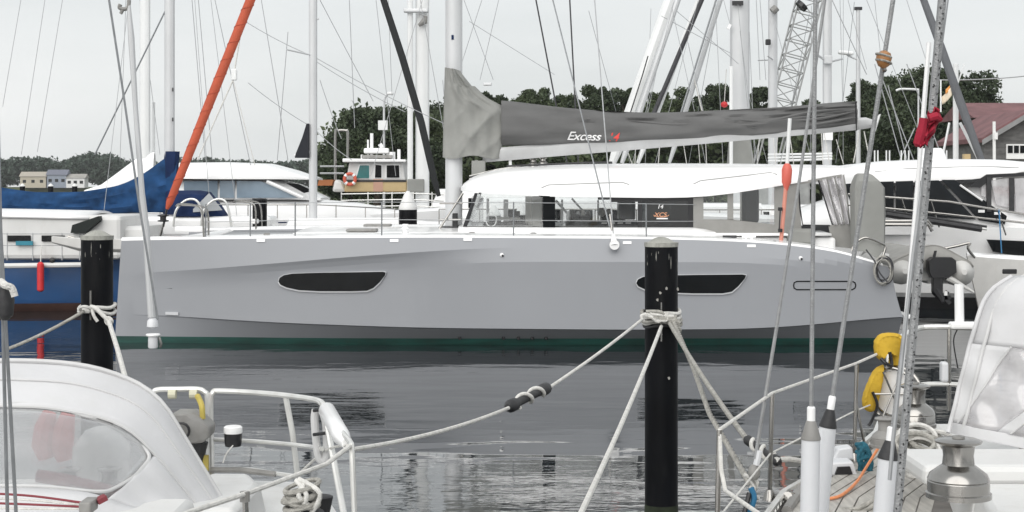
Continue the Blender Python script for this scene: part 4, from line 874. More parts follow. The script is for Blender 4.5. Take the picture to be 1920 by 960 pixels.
# tall pale twin masts
sbD = thing('sailboat', 'big sailboat with a thick white mast beside the dark leaning stay', 'sailboat', (PX(790, 49), 49, 0))
hull_mesh(-6.6, 3.5, 49, 3.8, -.6, 1.7, M['gel'], sbD, 'L'); cabin(sbD, -2.6, 2.8, 49, 2.6, 1.75, 2.62, M['gel'], .4, 4)
mast(sbD, 792, 49, .21, M['mastw'], 1.7, 24); mast(sbD, 769, 48.8, .085, M['mastw'], 1.7, 24)
MB().box(P(780, 20, 48.7), (.75, .2, .12)).build('spreader_root', M['alu'], sbD, False, bevel=.03); MB().tube([P(785, 48, 48.7), P(796, 40, 48.7), P(798, 30, 48.7)], [.05, .1, .06], 8).build('mast_light', M['grey5'], sbD)
MB().box(P(780, 348, 48.6), (.5, .3, .4)).build('mast_box', M['canvas2'], sbD, False, bevel=.03)
tube('dark_furled_sail', [P(823, 368, 47), P(815, 340, 47), P(790, 230, 47), P(755, 110, 47), P(716, -10, 47), P(640, -240, 47)], [.06, .10, .11, .11, .10, .08], mat('black_sail_cover', (.015, .017, .018), .8), sbD, 10)
for y in (362, 374, 386, 398): tube('guard_rail', [P(640, y+2, 47.2), P(760, y, 47.2), P(832, y+3, 47.2)], .02, M['railw'], sbD, 6)
for px in (640, 690, 735, 775, 810): tube('stanchion', [P(px, 405, 47.2), P(px, 360, 47.2)], .018, M['railw'], sbD, 5)
for a, b in (((788, 0), (842, 300)), ((830, 150), (845, 310)), ((695, 330), (792, 0))): tube('shroud', [P(*a, 48.6), P(*b, 48.6)], .010, M['wirel'], sbD, 5)

# broad mast boat and its neighbours on the right
sbE = thing('sailboat', 'large sailboat with the broadest grey mast behind the sail bag', 'sailboat', (PX(1387, 44), 44, 0))
hull_mesh(2.0, 12.5, 44, 3.8, -.6, 1.6, M['gel'], sbE, 'L'); cabin(sbE, 4.5, 9, 44, 2.4, 1.65, 2.2, M['gel'], .4, 4)
me_ = mast(sbE, 1387, 44, .27, M['mastg'], 1.65, 24); mast(sbE, 1371, 43.4, .05, M['mastw'], 1.6, PZ(124, 43.4))
MB().box(P(1383, 6, 43.7), (.3, .1, .12)).build('mast_fitting', M['black'], sbE, False); MB().box(P(1367, 50, 43.7), (.08, .06, .14), 0, .5).build('mast_cleat', M['gel'], sbE, False)
MB().loft([[(PX(a, 44), 44+s*.4, PZ(b, 44)) for s, a in ((-1, l), (-1, r_), (1, r_), (1, l))] for l, r_, b in ((1370, 1402, 262), (1368, 1407, 285), (1366, 1412, 312))], True, True).build('mast_boot', M['canvas2'], sbE, ang=20)
def furled(parent, a, b, r, m, Y, name='furled_sail'): 
    p0, p1 = P(*a, Y), P(*b, Y); q = p1+(p1-p0)*.6; tube(name, [p0, p0.lerp(p1, .1), p1, q], [r*.6, r, r, r*.8], m, parent, 10)
furled(sbE, (1148, 306), (1258, -5), .17, M['mastw'], 43.5); furled(sbE, (1166, 306), (1272, -5), .09, M['mastg'], 42.8)
tube('furl_line', [P(1168, 255, 42.6), P(1205, 140, 42.6), P(1215, 105, 42.6)], .018, M['black'], sbE, 5)
sbF = thing('sailboat', 'sailboat with a furled grey jib and black luff line next to the broad mast', 'sailboat', (PX(1449, 50), 50, 0))
hull_mesh(1.5, 11, 50, 3.2, -.6, 1.5, M['gel'], sbF, 'L'); cabin(sbF, 4, 8, 50, 2.2, 1.55, 2.1, M['gel'], .4, 3)
mast(sbF, 1449, 50, .145, M['mastg'], 1.5, 22, [(PZ(112, 50), .9)])
furled(sbF, (1196, 306), (1312, -5), .09, M['mastw'], 49); tube('luff_line', [P(1225, 215, 48.8), P(1318, -5, 48.8)], .07, M['wired'], sbF, 8)
MB().box(P(1440, 79, 49.7), (.16, .14, .18)).build('deck_light', M['black'], sbF, False, bevel=.03); MB().tube([P(1448, 22, 49.7), P(1456, 14, 49.7)], .12, 8).build('radar_bracket', M['grey5'], sbF)
sbG = thing('sailboat', 'sailboat whose slim leaning furled sail crosses right of the black luff line', 'sailboat', (PX(1551, 47), 47, 0))
hull_mesh(4.5, 13, 47, 3.0, -.6, 1.5, M['gel'], sbG, 'L')
mast(sbG, 1551, 47, .135, M['mastg'], 1.5, 22); tube('spreader', [P(1525, 98, 46.2), P(1553, 117, 47)], .035, M['mastg'], sbG, 6); tube('spreader', [P(1580, 110, 47.8), P(1553, 117, 47)], .03, M['mastg'], sbG, 6)
MB().box(P(1552, 255, 46.8), (.28, .1, .24)).build('mast_plate', M['gel'], sbG, False); MB().box(P(1552, 112, 46.8), (.25, .18, .25)).build('spreader_root', M['mastg'], sbG, False, bevel=.03)
furled(sbG, (1255, 306), (1352, -5), .075, M['mastg'], 46.5); tube('sheet', [P(1302, 150, 46.4), P(1318, 215, 46.4)], .02, M['ropew'], sbG, 5); tube('luff_edge', [P(1268, 240, 46.3), P(1344, -5, 46.3)], .03, M['wire'], sbG, 6)
rg = random.Random(21)
for k in range(16):
    par, Y = rg.choice(((sbE, 42.5), (sbF, 48.5), (sbG, 45.8))); a = rg.uniform(1180, 1600); b_ = a+rg.uniform(-90, 90); tube('shroud', [P(a, 306, Y), P(b_, rg.uniform(-40, 60), Y)], .007, M[rg.choice(('wirel', 'wirel', 'wire'))], par, 4)
for k in range(14):
    par, Y = rg.choice(((sbE, 42.5), (sbF, 48.5), (sbG, 45.8))); a = rg.uniform(1160, 1600); tube('running_rigging', [P(a, 308, Y), P(a+rg.uniform(-30, 10), rg.uniform(215, 262), Y)], .011, M['ropew'], par, 4)
for k in range(3): tube('rail', [P(1440, 290+6*k, 45.3), P(1560, 288+5*k, 45.3)], .035, M['mastw'], sbG, 6)
# dark halyards in front of the trees
for i, (a, b, lab) in enumerate((((1004, -5), (1037, 168), 'thin dark stay above the front half of the sail bag'), ((1068, -5), (1077, 165), 'thin dark near vertical stay above the middle of the sail bag'))):
    p0, p1 = P(*a, 41), P(*b, 41); e = p0+(p0-p1)*.8; f = p1+(p1-p0)*.85
    o = tube('rigging_stay', [e, p0, p1, f], .022, M['wired'], None, 6); tag(o, lab, 'stay', 'stays above the sail bag')
# far right: dark leaning furled forestay
sbH = thing('sailboat', 'sailboat with thick dark grey leaning furled sail at the right', 'sailboat', (PX(1790, 43), 43, 0))
hull_mesh(9, 17.5, 43.5, 3, -.6, 1.4, M['gel'], sbH, 'R')
tube('furled_sail', [P(1842, 306, 42), P(1800, 190, 42), P(1765, 90, 42), P(1730, -5, 42), P(1650, -230, 42)], [.09, .115, .105, .09, .08], mat('slate_sail_cover', (.13, .135, .145), .85), sbH, 10)
mast(sbH, 1792, 42.6, .075, M['mastw'], 1.4, PZ(120, 42.6)); tube('arm', [P(1792, 168, 42.6), P(1808, 120, 42.6)], .02, M['mastw'], sbH, 5)
tube('tripod', [P(1800, 230, 42.4), P(1838, 305, 42.4)], .04, M['mastw'], sbH, 6); tube('tripod', [P(1780, 230, 42.4), P(1765, 305, 42.4)], .03, M['mastw'], sbH, 6)
for a, b in (((1655, 150), (1715, 305)), ((1665, 160), (1702, 305)), ((1700, 120), (1770, 305)), ((1715, 240), (1685, 305)), ((1560, 0), (1625, 140)), ((1640, 120), (1690, 300))): tube('shroud', [P(*a, 42.2), P(*b, 42.2)], .014, M['wirel'], sbH, 5)
for px in (1640, 1646, 1662, 1668, 1690, 1697, 1704, 1765, 1775): tube('rail_post', [P(px, 306, 42), P(px, 282, 42)], .02, M['mastw'], sbH, 5)
MB().box(P(1812, 296, 42), (.16, .2, .2)).build('hatch_box', M['cream'], sbH, False)
# white motor yacht on the right with black windows
mr = thing('motor_yacht', 'white motor yacht with black wraparound windows and steel rails at right', 'motor yacht', (11, 36.8, 0))
hull_mesh(4.6, 16, 37.0, 4.2, -.5, 1.75, M['gel'], mr, 'L', stripe_m=M['black'], zw=.26, rake=1.0)
lofted('deckhouse', [(1470, 400, 440, 1.0), (1560, 372, 440, 1.55), (1640, 350, 440, 1.75), (1800, 335, 440, 1.8), (1990, 400, 440, 1.8)], 37.0, M['gel'], mr)
YR = 34.95
mp = lofted('hardtop', [(1540, 325, 345, 1.0), (1585, 309, 345, 1.7), (1650, 302, 343, 1.85), (1760, 298, 337, 1.85), (1830, 299, 334, 1.83), (1860, 301, 324, 1.82), (1890, 304, 319, 1.82), (1990, 311, 320, 1.8)], 37.0, M['gel'], mr)
Yg = 35.10
tube('roof_edge_line', [hit(mp, px, py)+Vector((0, -.004, 0)) for px, py in ((1640, 322), (1700, 316), (1780, 313), (1860, 312), (1910, 314))], .012, M['hoodt'], mp, 5)
MB().prism([P(1586, 349, Yg+.01), P(1640, 344, Yg+.01), P(1800, 339, Yg+.01), P(1850, 333, Yg+.01), P(1850, 338, Yg+.01), P(1800, 346, Yg+.01), P(1640, 349, Yg+.01)], (0, .05, 0)).build('roof_gap_shade', M['black'], mr, False)  # black strip stands in for the shaded gap under the hardtop
for poly, m_ in (([(1582, 345), (1640, 341), (1640, 398), (1600, 392)], 'dark'), ([(1643, 341), (1676, 340), (1676, 400), (1643, 398)], 'dark'), ([(1680, 340), (1712, 339), (1712, 404), (1680, 401)], 'dark'), ([(1716, 339), (1760, 338), (1830, 412), (1716, 405)], 'dark'), ([(1766, 337), (1790, 337), (1888, 405), (1884, 421), (1836, 413)], 'dark'), ([(1815, 350), (1850, 327), (1990, 321), (1990, 327), (1862, 333), (1838, 352)], 'black')):
    MB().prism([P(a, b, Yg) for a, b in poly], (0, .03, 0)).build('window', mat('smoked_glass', (.010, .012, .014), .06, var=.4, vs=1.2, spec=.18) if m_ == 'dark' else M[m_], mr, False)
for k in range(2): MB().box(P(1840+30*k, 396+4*k, Yg-.04), (.14, .03, .06)).build('window_sticker', M['gel'], mr, False)
tube('wiper', [P(1800, 347, Yg-.05), P(1842, 376, Yg-.05)], .025, M['gel'], mr, 6)
for poly in ([(1840, 346), (1850, 340), (1850, 372), (1840, 366)], [(1858, 338), (1892, 334), (1892, 390), (1868, 384)]): MB().prism([P(a, b, Yg+.05) for a, b in poly], (0, .02, 0)).build('clear_vinyl_window', M['vinylh'], mr, False)
for px in (1854, 1897): MB().box(P(px, 365, Yg), (.10, .06, .75)).build('cockpit_pillar', M['rubber'], mr, False)
MB().box(P(1880, 362, 35.4), (.4, .02, .3)).build('cockpit_notice', mat('pink_notice', (.65, .28, .25), .7), mr, False)
MB().prism([P(1905, 400, Yg), P(1902, 335, Yg), P(1990, 330, Yg), P(1990, 420, Yg)], (0, .02, 0)).build('clear_vinyl_curtain', M['vinylh'], mr, False)
for y0, y1, y2 in ((368, 378, 405), (388, 402, 420)): tube('guard_rail', [P(1590, y0-4, 34.7), P(1640, y0, 34.7), P(1780, y1, 34.7), P(1940, y2, 34.7)], .024, M['steel'], mr)
for px, y in ((1600, 366), (1690, 371), (1745, 376), (1870, 391)): tube('stanchion', [P(px, y, 34.7), P(px+16, y+50, 34.8)], .018, M['steel'], mr, 6)
for k in range(2): tube('boat_hook', [P(1650, 393+6*k, 34.55), P(1850, 425+5*k, 34.55)], .03, M['railw' if k else 'rubber'], mr, 6)
tube('passerelle', [P(1660, 402, 34.4), P(1840, 430, 34.4)], .07, M['rubber'], mr, 6)
MB().prism([P(1850, 449, 34.85), P(1990, 455, 34.85), P(1990, 495, 34.85), P(1862, 472, 34.85)], (0, .03, 0)).build('hull_window', M['dark'], mr, False)
MB().lathe(P(1748, 300, 36.5), [(.34, 0), (.26, .22), (.2, .27)], 16).build('radar_dome', M['gel'], mr); tube('mooring_cord', [P(1873, 393, 34.6), P(1878, 475, 34.6)], .014, mat('blue_cord', (.05, .2, .4), .8), mr, 5)
# grey tender hull at right edge, on the water beside the motor yacht
gt = thing('grey_tender', 'small grey hulled boat at the right edge behind the white spray hood', 'tender', (PX(1900, 33.4), 33.4, 0))
hull_mesh(PX(1842, 33.3), 14.5, 33.45, 1.5, -.3, PZ(500, 33), M['rib'], gt, 'L', rake=.3)
MB().box(P(1893, 509, 32.68), (.3, .04, .1)).build('grab_handle', M['black'], gt, False, bevel=.02)
tube('handrail', bez([P(1740, 472, 33.3), P(1790, 462, 33.3), P(1818, 456, 33.3), P(1815, 466, 33.3), P(1832, 488, 33.4), P(1850, 505, 33.4)], 5), .03, M['steel'], gt)

# flags
fl = thing('flag', 'small faded orange and white flag near the red cloth', 'flag', P(1765, 200, 40)); MB().grid(lambda u, v: P(1764+18*u+3*v, 182-16*u+14*v+2*math.sin(5*u), 40)+Vector((0, .06*math.sin(6*u), 0)), 8, 4).build('flag_cloth', mat('faded_flag', (.72, .62, .48), .8), fl, solid=.006); tube('flag_staff', [P(1764, 210, 40), P(1764, 150, 40)], .02, M['mastw'], fl, 5)
MB().grid(lambda u, v: P(1773+8*u, 168+9*v-8*u, 39.95), 3, 3).build('orange_stripe', mat('faded_orange', (.7, .3, .08), .8), fl, solid=.006)
fr = thing('mast_buoy', 'small red and white float on a rig behind the sail bag', 'float', P(1356, 200, 46)); MB().lathe(P(1358, 196, 46), [(.02, -.09), (.08, -.06), (.105, 0), (.08, .06), (.02, .09)], 12).build('float_body', M['redp'], fr); tube('float_line', [P(1358, 195, 46), P(1362, 130, 46)], .012, M['ropew'], fr, 5)

# ------------------------------------------------------------------ piles
def pile(label, px, Y, w_px, top_py, capm, zb=-1.5, cone=.3, body_top=None, group=None):
    x = PX(px, Y); r = w_px*Y/F/2; zt = PZ(top_py, Y)
    t = thing('mooring_pile', label, 'pile', (x, Y, 0), group)
    zs = PZ(body_top, Y) if body_top else zt-cone*r
    MB().lathe((x, Y, 0), [(r, zb), (r*1.0, .2), (r, zs)], 28).build('sleeve', M['pile'], t)
    MB().lathe((x, Y, 0), [(r*1.03, zs-.015), (r*1.04, zs+.02), (r*.97, zs+(zt-zs)*.15), (r*.45, zs+(zt-zs)*.8), (r*.15, zt)], 28).build('cap', capm, t)
    return t
pR = pile('black mooring pile with grey cap in front of the hull, ropes tied round it', 1240, 13, 62, 444, M['cap'], body_top=459)
pL = pile('black mooring pile with grey cap in front of the blue boat', 182, 13.5, 59, 431, M['cap'], body_top=446)
DR = random.Random(2)
for (px, py) in ((1238, 549), (1233, 563), (1250, 541), (1271, 542), (1240, 597), (1240, 627), (1254, 709)):
    MB().prism([P(px+DR.uniform(1, 2.4)*math.cos(a)*(1+.4*DR.random()), py+DR.uniform(1.5, 4)*math.sin(a), 13-.1375) for a in [k*.9 for k in range(7)]], (0, .012, 0)).build('paint_chip', M['ropeg'], pR, False)
def drip(par, px0, Y, r, pts, m):
    for a, py, ln, w_ in pts:
        q = []
        x = PX(px0, Y)+(r+.001)*math.sin(a); y = Y-(r+.001)*math.cos(a); z = PZ(py, Y)
        MB().tube([(x, y, z), (x, y, z-ln*.5), (x, y, z-ln)], [w_*.5, w_, w_*.3], 5).build('dropping_streak', m, par)
for par, px0, Y in ((pR, 1240, 13), (pL, 182, 13.5)):
    rg_ = random.Random(px0); r0 = (62 if px0 > 500 else 59)*Y/F/2
    drip(par, px0, Y, r0-.004, [(rg_.uniform(-1.3, 1.3), (458 if px0 > 500 else 446)+rg_.uniform(2, 30), rg_.uniform(.03, .16), rg_.uniform(.0025, .005)) for _ in range(9)], M['cap'])
    MB().lathe((PX(px0, Y), Y, 0), [(r0+.003, -.4), (r0+.004, .0), (r0+.003, .14), (r0+.001, .17)], 28).build('weed_band', mat('weed', (.02, .028, .014), .9, var=.5, vs=8), par)
pile('white capped dark pile behind the foredeck', 765, 36.2, 34, 358, M['capw'], body_top=392)
pile('black pile behind the foredeck near the furled orange sail', 487, 36.2, 27, 371, M['black'], body_top=374)
pile('black pile beyond the bow rail at left of the mast cover', 512, 58, 12, 349, M['black'])
for px, lab in ((42, 'leftmost of the three small white capped piles far off'), (95, 'middle one of the three small white capped piles far off'), (140, 'rightmost of the three small white capped piles far off')):
    pile(lab, px, 95, 10, 344, M['capw'], body_top=349, group='small piles far off')
pk = MB().prism([P(132, 437, 34.2), P(135, 422, 34.2), P(185, 405, 34.2), P(188, 413, 34.2), P(160, 437, 34.2)], (0, .7, 0)).build('canvas_bundle', mat('dark_green_canvas', (.012, .016, .015), .85), None, False, bevel=.01); tag(pk, 'dark canvas covered bundle lashed on the blue boat above the left pile', 'canvas bundle')

# ------------------------------------------------------------------ lamps, crane, house, quay things
def lamp(label, px, top, Y, w, head):
    t = thing('street_lamp', label, 'street lamp', (PX(px, Y), Y, 1.1)); tube('post', [(PX(px, Y), Y, 1.0), P(px, top, Y)], [w, w*.75], M['mastg'], t, 8)
    return t
l1 = lamp('tall lamp post with a side arm near the boom end', 1609, 16, 66, .11, 0); tube('arm', bez([P(1609, 112, 66), P(1598, 108, 66), P(1588, 103, 66)], 3), .04, M['mastg'], l1, 6)
MB().box(P(1586, 99, 66), (.62, .3, .16), 0, .1).build('lamp_head', M['mastw'], l1, False, bevel=.06); MB().box(P(1609, 16, 66), (.3, .2, .12)).build('bird_spikes', M['black'], l1, False)
l2 = lamp('lamp post with curved head rising from behind the workboat', 720, 200, 62, .055, 0); tube('arm', bez([P(720, 202, 62), P(721, 185, 62), P(727, 176, 62), P(734, 174, 62)], 4), .055, M['mastg'], l2, 6)
MB().box(P(732, 175, 62), (.24, .2, .12)).build('lamp_head', M['mastw'], l2, False, bevel=.04); MB().box(P(718, 235, 61.8), (.37, .1, .37)).build('notice_plate', M['mastw'], l2, False, bevel=.01)
l3 = lamp('lamp arm seen against the tallest tree', 1722, 166, 70, .05, 0); tube('arm', bez([P(1722, 168, 70), P(1705, 167, 70), P(1688, 167, 70), P(1680, 170, 70)], 3), .05, M['mastw'], l3, 6)
cr = thing('lattice_crane', 'grey lattice boom crane rising beside the slim masts', 'crane', (PX(1470, 88), 88, 1.1))
b0, b1 = P(1462, 215, 88), P(1525, -30, 88); ax = (b1-b0).normalized(); sx = ax.cross(Vector((0, 1, 0))).normalized(); sy = Vector((0, 1, 0)); hw = .62
cor = [(-1, -1), (1, -1), (1, 1), (-1, 1)]
for a, b in cor: tube('chord', [b0+sx*a*hw+sy*b*hw-ax*3, b1+sx*a*hw+sy*b*hw], .052, M['cranep'], cr, 6)
ln = (b1-b0).length; nb = 9
for i in range(nb):
    for f in range(4):
        (a, b), (c, d) = cor[f], cor[(f+1) % 4]; p = b0+ax*ln*i/nb; q = b0+ax*ln*(i+1)/nb
        if i % 2: a, b, c, d = c, d, a, b
        tube('brace', [p+sx*a*hw+sy*b*hw, q+sx*c*hw+sy*d*hw], .026, M['cranep'], cr, 4)
        tube('brace', [p+sx*a*hw+sy*b*hw, p+sx*c*hw+sy*d*hw], .03, M['cranep'], cr, 4)
MB().box((b0.x-.3, 88, 2.6), (3.4, 3, 2.2)).build('crane_house', M['cranep'], cr, False, bevel=.1); MB().box((b0.x-.3, 88, 1.35), (4, 3.4, .5)).build('crane_tracks', M['black'], cr, False, bevel=.15)
MB().tube([P(1506, 8, 87), P(1500, 14, 87)], .35, 10).build('boom_sheave', M['black'], cr)
hs = thing('house', 'grey shingled house with dark red roof at the right edge', 'house', (PX(1890, 74), 74, 1.1)); Yh = 74
gx0, gxp, gx1 = PX(1845, Yh), PX(1925, Yh), PX(2005, Yh); ze, zr = PZ(262, Yh), PZ(214, Yh)
MB().prism([(gx0, Yh, 1.1), (gx0, Yh, ze), (gxp, Yh, zr-.15), (gx1, Yh, ze), (gx1, Yh, 1.1)], (0, 7, 0)).build('wall', M['shingle'], hs, False)
for s, xa in ((-1, gx0), (1, gx1)):
    d = Vector((xa-gxp, 0, ze-zr)); e = Vector((gxp, Yh-.5, zr)); f = e+d*1.12; up = Vector((0, 0, .22)); MB().prism([e, f, f+up, e+up], (0, 8, 0)).build('roof', M['roofred'], hs, False)
    MB().prism([e+Vector((0, -.06, -.12)), f+Vector((0, -.06, -.12)), f+Vector((0, -.06, .12)), e+Vector((0, -.06, .12))], (0, .05, 0)).build('barge_board', mat('grey_board', (.24, .24, .24), .7), hs, False)
ww = MB().prism([P(1887, 298, Yh-.1), P(1887, 270, Yh-.1), P(1925, 270, Yh-.1), P(1925, 298, Yh-.1)], (0, .08, 0)).build('window', M['whitep'], hs, False)
for k in range(3): MB().prism([P(1890+11.5*k, 287, Yh-.13), P(1890+11.5*k, 273, Yh-.13), P(1899+11.5*k, 273, Yh-.13), P(1899+11.5*k, 287, Yh-.13)], (0, .05, 0)).build('pane', M['dark'], ww, False)
for r_ in range(12):
    z = 1.5+r_*.3
    if z < ze+1: MB().box(((gx0+gx1)/2, Yh-.02, z), ((gx1-gx0)*(.98 if z < ze else .98*(zr-z)/(zr-ze)), .05, .05)).build('shingle_course', M['shingle'], hs, False)
h2 = thing('house', 'smaller red roofed house behind the shingled gable', 'house', (PX(1870, 86), 86, 1.2)); gable(h2, PX(1895, 86), 86, 1.2, 5.2, 6, PZ(222, 86)-1.2, PZ(193, 86)-PZ(222, 86), M['shingle'], M['roofred'])
MB().box((PX(1885, 83), 82.95, PZ(245, 83)), (.9, .08, .8)).build('window', M['dark'], h2, False)
fp = thing('flagpole', 'white pole standing in front of the shingled house', 'flagpole', P(1865, 300, 70)); tube('pole', [(PX(1865, 70), 70, 1.0), P(1864, 228, 70)], .07, M['whitep'], fp, 8); MB().box(P(1867, 255, 69.9), (.15, .1, .3)).build('pole_box', M['whitep'], fp, False)
o = tube('overhead_cable', sag(P(1760, 150, 80), P(1960, 138, 80), .1), .03, M['wirel'], None, 5); tag(o, 'pale cable crossing the sky above the red roof', 'cable')

# white cruisers moored beyond the catamaran's cabin
for i, (x0, x1, Y, z1, lab) in enumerate(((-1.2, 3.4, 40.6, 2.42, 'white cabin cruiser glimpsed through the front cabin windows'), (2.6, 6.2, 39.6, 2.3, 'white cabin cruiser glimpsed through the aft cabin windows'))):
    cc = thing('cabin_cruiser', lab, 'cabin cruiser', ((x0+x1)/2, Y, 0)); hull_mesh(x0-1, x1+1, Y, 2.4, -.4, 1.5, M['gel'], cc, 'L'); cabin(cc, x0, x1, Y, 1.9, 1.5, z1, M['gel'], .5, 4)
    for k in range(6): tube('stanchion', [(x0-.6+k*1.0, Y-1.1, 1.5), (x0-.6+k*1.0, Y-1.1, 2.15)], .014, M['steel'], cc, 5)
    tube('guard_rail', [(x0-.6, Y-1.1, 2.15), (x0+4.4, Y-1.1, 2.15)], .016, M['steel'], cc, 5)
pile('white capped pile seen in the front cabin window, left one', 926, 37.2, 26, 385, M['capw'], body_top=404)
pile('white capped pile seen in the front cabin window, right one', 978, 37.2, 24, 382, M['capw'], body_top=402)

# faint stays of the boats behind
rgs = random.Random(31)
for par, Y, lst in ((sbC, 38.9, ((360, 0, 385, 300), (372, 0, 398, 300), (402, -5, 470, 310), (490, 0, 540, 300), (540, 60, 520, 300), (600, 0, 700, 190), (655, 0, 665, 240))),
                    (sbB, 52.2, ((40, 290, 85, -5), (70, 285, 118, -5), (5, 200, 40, -5), (236, 0, 225, 300), (262, 0, 300, 290))),
                    (sbD, 48.4, ((705, 0, 742, 330), (728, 0, 735, 180), (880, 40, 1040, 140), (870, 0, 925, 150), (905, -5, 862, 130), (935, 0, 900, 150))),
                    (sbE, 42.9, ((1262, 15, 1385, 120), (1240, 30, 1370, 100), (1418, 0, 1425, 150), (1425, 0, 1436, 150), (1290, 80, 1320, 215), (1405, 60, 1415, 300))),
                    (sbG, 46.6, ((1575, 0, 1580, 190), (1640, 0, 1655, 140), (1590, 0, 1625, 130), (1625, 0, 1720, 240), (1700, 0, 1745, 140)))):
    for a, b, c, d in lst: tube('shroud', [P(a, b, Y), P(c, d, Y)], .0085, M['wirel'], par, 4)
# ------------------------------------------------------------------ foreground: left boat (bow towards the camera)
lbt = thing('left_sailboat', 'white foreground sailboat at lower left with white sprayhood and stern rail', 'sailboat', (-2.3, 7.5, 0))
DZ = .98
ol = [(-1.25, 4.6), (-1.08, 5.6), (-.90, 6.6), (-.78, 7.5), (-.85, 8.3), (-1.05, 9.1), (-1.2, 9.45)]
orr = [(-3.6, 4.6), (-3.75, 5.6), (-3.9, 6.6), (-4.0, 7.5), (-3.9, 8.3), (-3.6, 9.1), (-3.45, 9.45)]
def deckhull(t, R_, L_, z, m, dm):
    rings = []
    for (xr, y), (xl, y2) in zip(R_, L_):
        cx = (xr+xl)/2; rings.append([(xr, y, z), (xr+(cx-xr)*.03, y, z*.5), (xr+(cx-xr)*.15, y, 0), (xr+(cx-xr)*.6, y, -.4), (xl+(cx-xl)*.6, y, -.4), (xl+(cx-xl)*.15, y, 0), (xl+(cx-xl)*.03, y, z*.5), (xl, y, z)])
    h = MB().loft(rings, False); h.add(rings[-1], [tuple(range(8))]); hb = h.build('hull', m, t)
    d = MB().loft([[(xr, y, z), (xr+(xl-xr)*.03, y, z+.03), (xr+(xl-xr)*.3, y, z+.05), (xr+(xl-xr)*.7, y, z+.05), (xr+(xl-xr)*.97, y, z+.03), (xl, y2, z)] for (xr, y), (xl, y2) in zip(R_, L_)], False); d.build('deck', dm, t); return hb
deckhull(lbt, ol, orr, DZ, M['gelw'], M['gelw'])
# coachroof under the sprayhood and cockpit coaming
def slab(t, name, secs, m, bev=.03):
    """secs: (xl, xr, y, z0, z1)"""
    return MB().loft([[(a, y, z0), (a+.06, y, z1), (b-.06, y, z1), (b, y, z0)] for a, b, y, z0, z1 in secs], True, True).build(name, m, t, ang=25, bevel=bev)
slab(lbt, 'coachroof', [(-3.3, -1.55, 4.8, .95, 1.20), (-3.4, -1.42, 6.4, .95, 1.30), (-3.45, -1.40, 7.35, .95, 1.33)], M['gelw'])
slab(lbt, 'cockpit_coaming', [(-1.75, -1.22, 7.36, .95, 1.28), (-1.72, -1.25, 8.3, .95, 1.22), (-1.75, -1.4, 8.9, .95, 1.16)], M['gelw'])
slab(lbt, 'cockpit_coaming', [(-3.5, -3.05, 7.36, .95, 1.28), (-3.5, -3.05, 8.3, .95, 1.22), (-3.4, -3.05, 8.9, .95, 1.16)], M['gelw'])
# sprayhood: arch sections from the front base to the rear bow
HCX = PX(10, 7.8)
def hood_pt(u, v):
    """u 0..1 front to back, v -1..1 across"""
    s = abs(v); dx = smooth_tab([(0, 0), (.12, .16), (.24, .33), (.36, .48), (.5, .655), (.62, .775), (.74, .87), (.87, .985), (1, 1.09)], s); dx = dx if s > .06 else s/.06*.09
    dz = smooth_tab([(0, 1.0), (.12, .997), (.24, .98), (.36, .94), (.5, .85), (.62, .72), (.74, .50), (.87, .24), (1, 0)], s)
    wd = .74+.26*min(1, u*1.15)**.8; top = lerp_tab([(0, 1.36), (.15, 1.47), (.6, 1.735), (.8, 1.84), (1, 1.90)], u)
    base = 1.17+.12*(1-u); y = 6.72+1.08*u+.42*(s**1.7)*(1-u); wr = .007*math.sin(9*v+14*u)+.006*math.sin(23*v-6*u)+.005*math.sin(31*u+4*v); wr *= math.sin(math.pi*min(1, u*1.2))*(1 if u > .62 or s > .72 else .4)
    return Vector((HCX+wd*dx*(1 if v > 0 else -1), y-wr, base+(top-base)*dz+wr))
def hood_patch(name, u0, u1, v0, v1, m, nu=16, nv=24, off=0, thick=.01):
    mb = MB(); mb.grid(lambda a, b: hood_pt(u0+(u1-u0)*a, v0+(v1-v0)*b)+Vector((0, -off, off)), nu, nv); return mb.build(name, m, hoodo, solid=thick)
hoodo = thing('sprayhood', 'white cloth sprayhood with clear front window on the lower left sailboat', 'sprayhood', (HCX, 7.4, 1.28))
U0, U1 = .14, .62
hood_patch('hood_top', U1, 1.0, -1, 1, M['hood'], 14, 40); hood_patch('hood_skirt', 0, U0, -1, 1, M['hood'], 3, 40)
hood_patch('hood_side', U0, U1, .72, 1, M['hood']); hood_patch('hood_side', U0, U1, -1, -.72, M['hood'])
hood_patch('window_strip', U0, U1, -.06, .05, M['hood'], 12, 4); 
hood_patch('window', U0, U1, .05, .72, M['vinyl'], 14, 20, 0, .004); hood_patch('window', U0, U1, -.72, -.06, M['vinyl'], 14, 20, 0, .004)
tube('hood_piping', [hood_pt(1.0, -1+2*k/40)+Vector((0, -.012, .012)) for k in range(41)], .012, M['hoodt'], hoodo, 6)
tube('hood_piping', [hood_pt(.80, -1+2*k/40)+Vector((0, -.006, .006)) for k in range(41)], .006, M['hoodt'], hoodo, 6)
tube('hood_piping', [hood_pt(.615, -1+2*k/40)+Vector((0, -.006, .006)) for k in range(41)], .008, M['hoodt'], hoodo, 6)
tube('window_seam', bez([hood_pt(U0+.01, .06), hood_pt(U1-.01, .06), hood_pt(U1-.01, .4), hood_pt(U1-.03, .68), hood_pt(.45, .72), hood_pt(.25, .70), hood_pt(U0+.02, .64), hood_pt(U0+.01, .4), hood_pt(U0+.01, .06)], 10), .009, M['hoodt'], hoodo, 6)
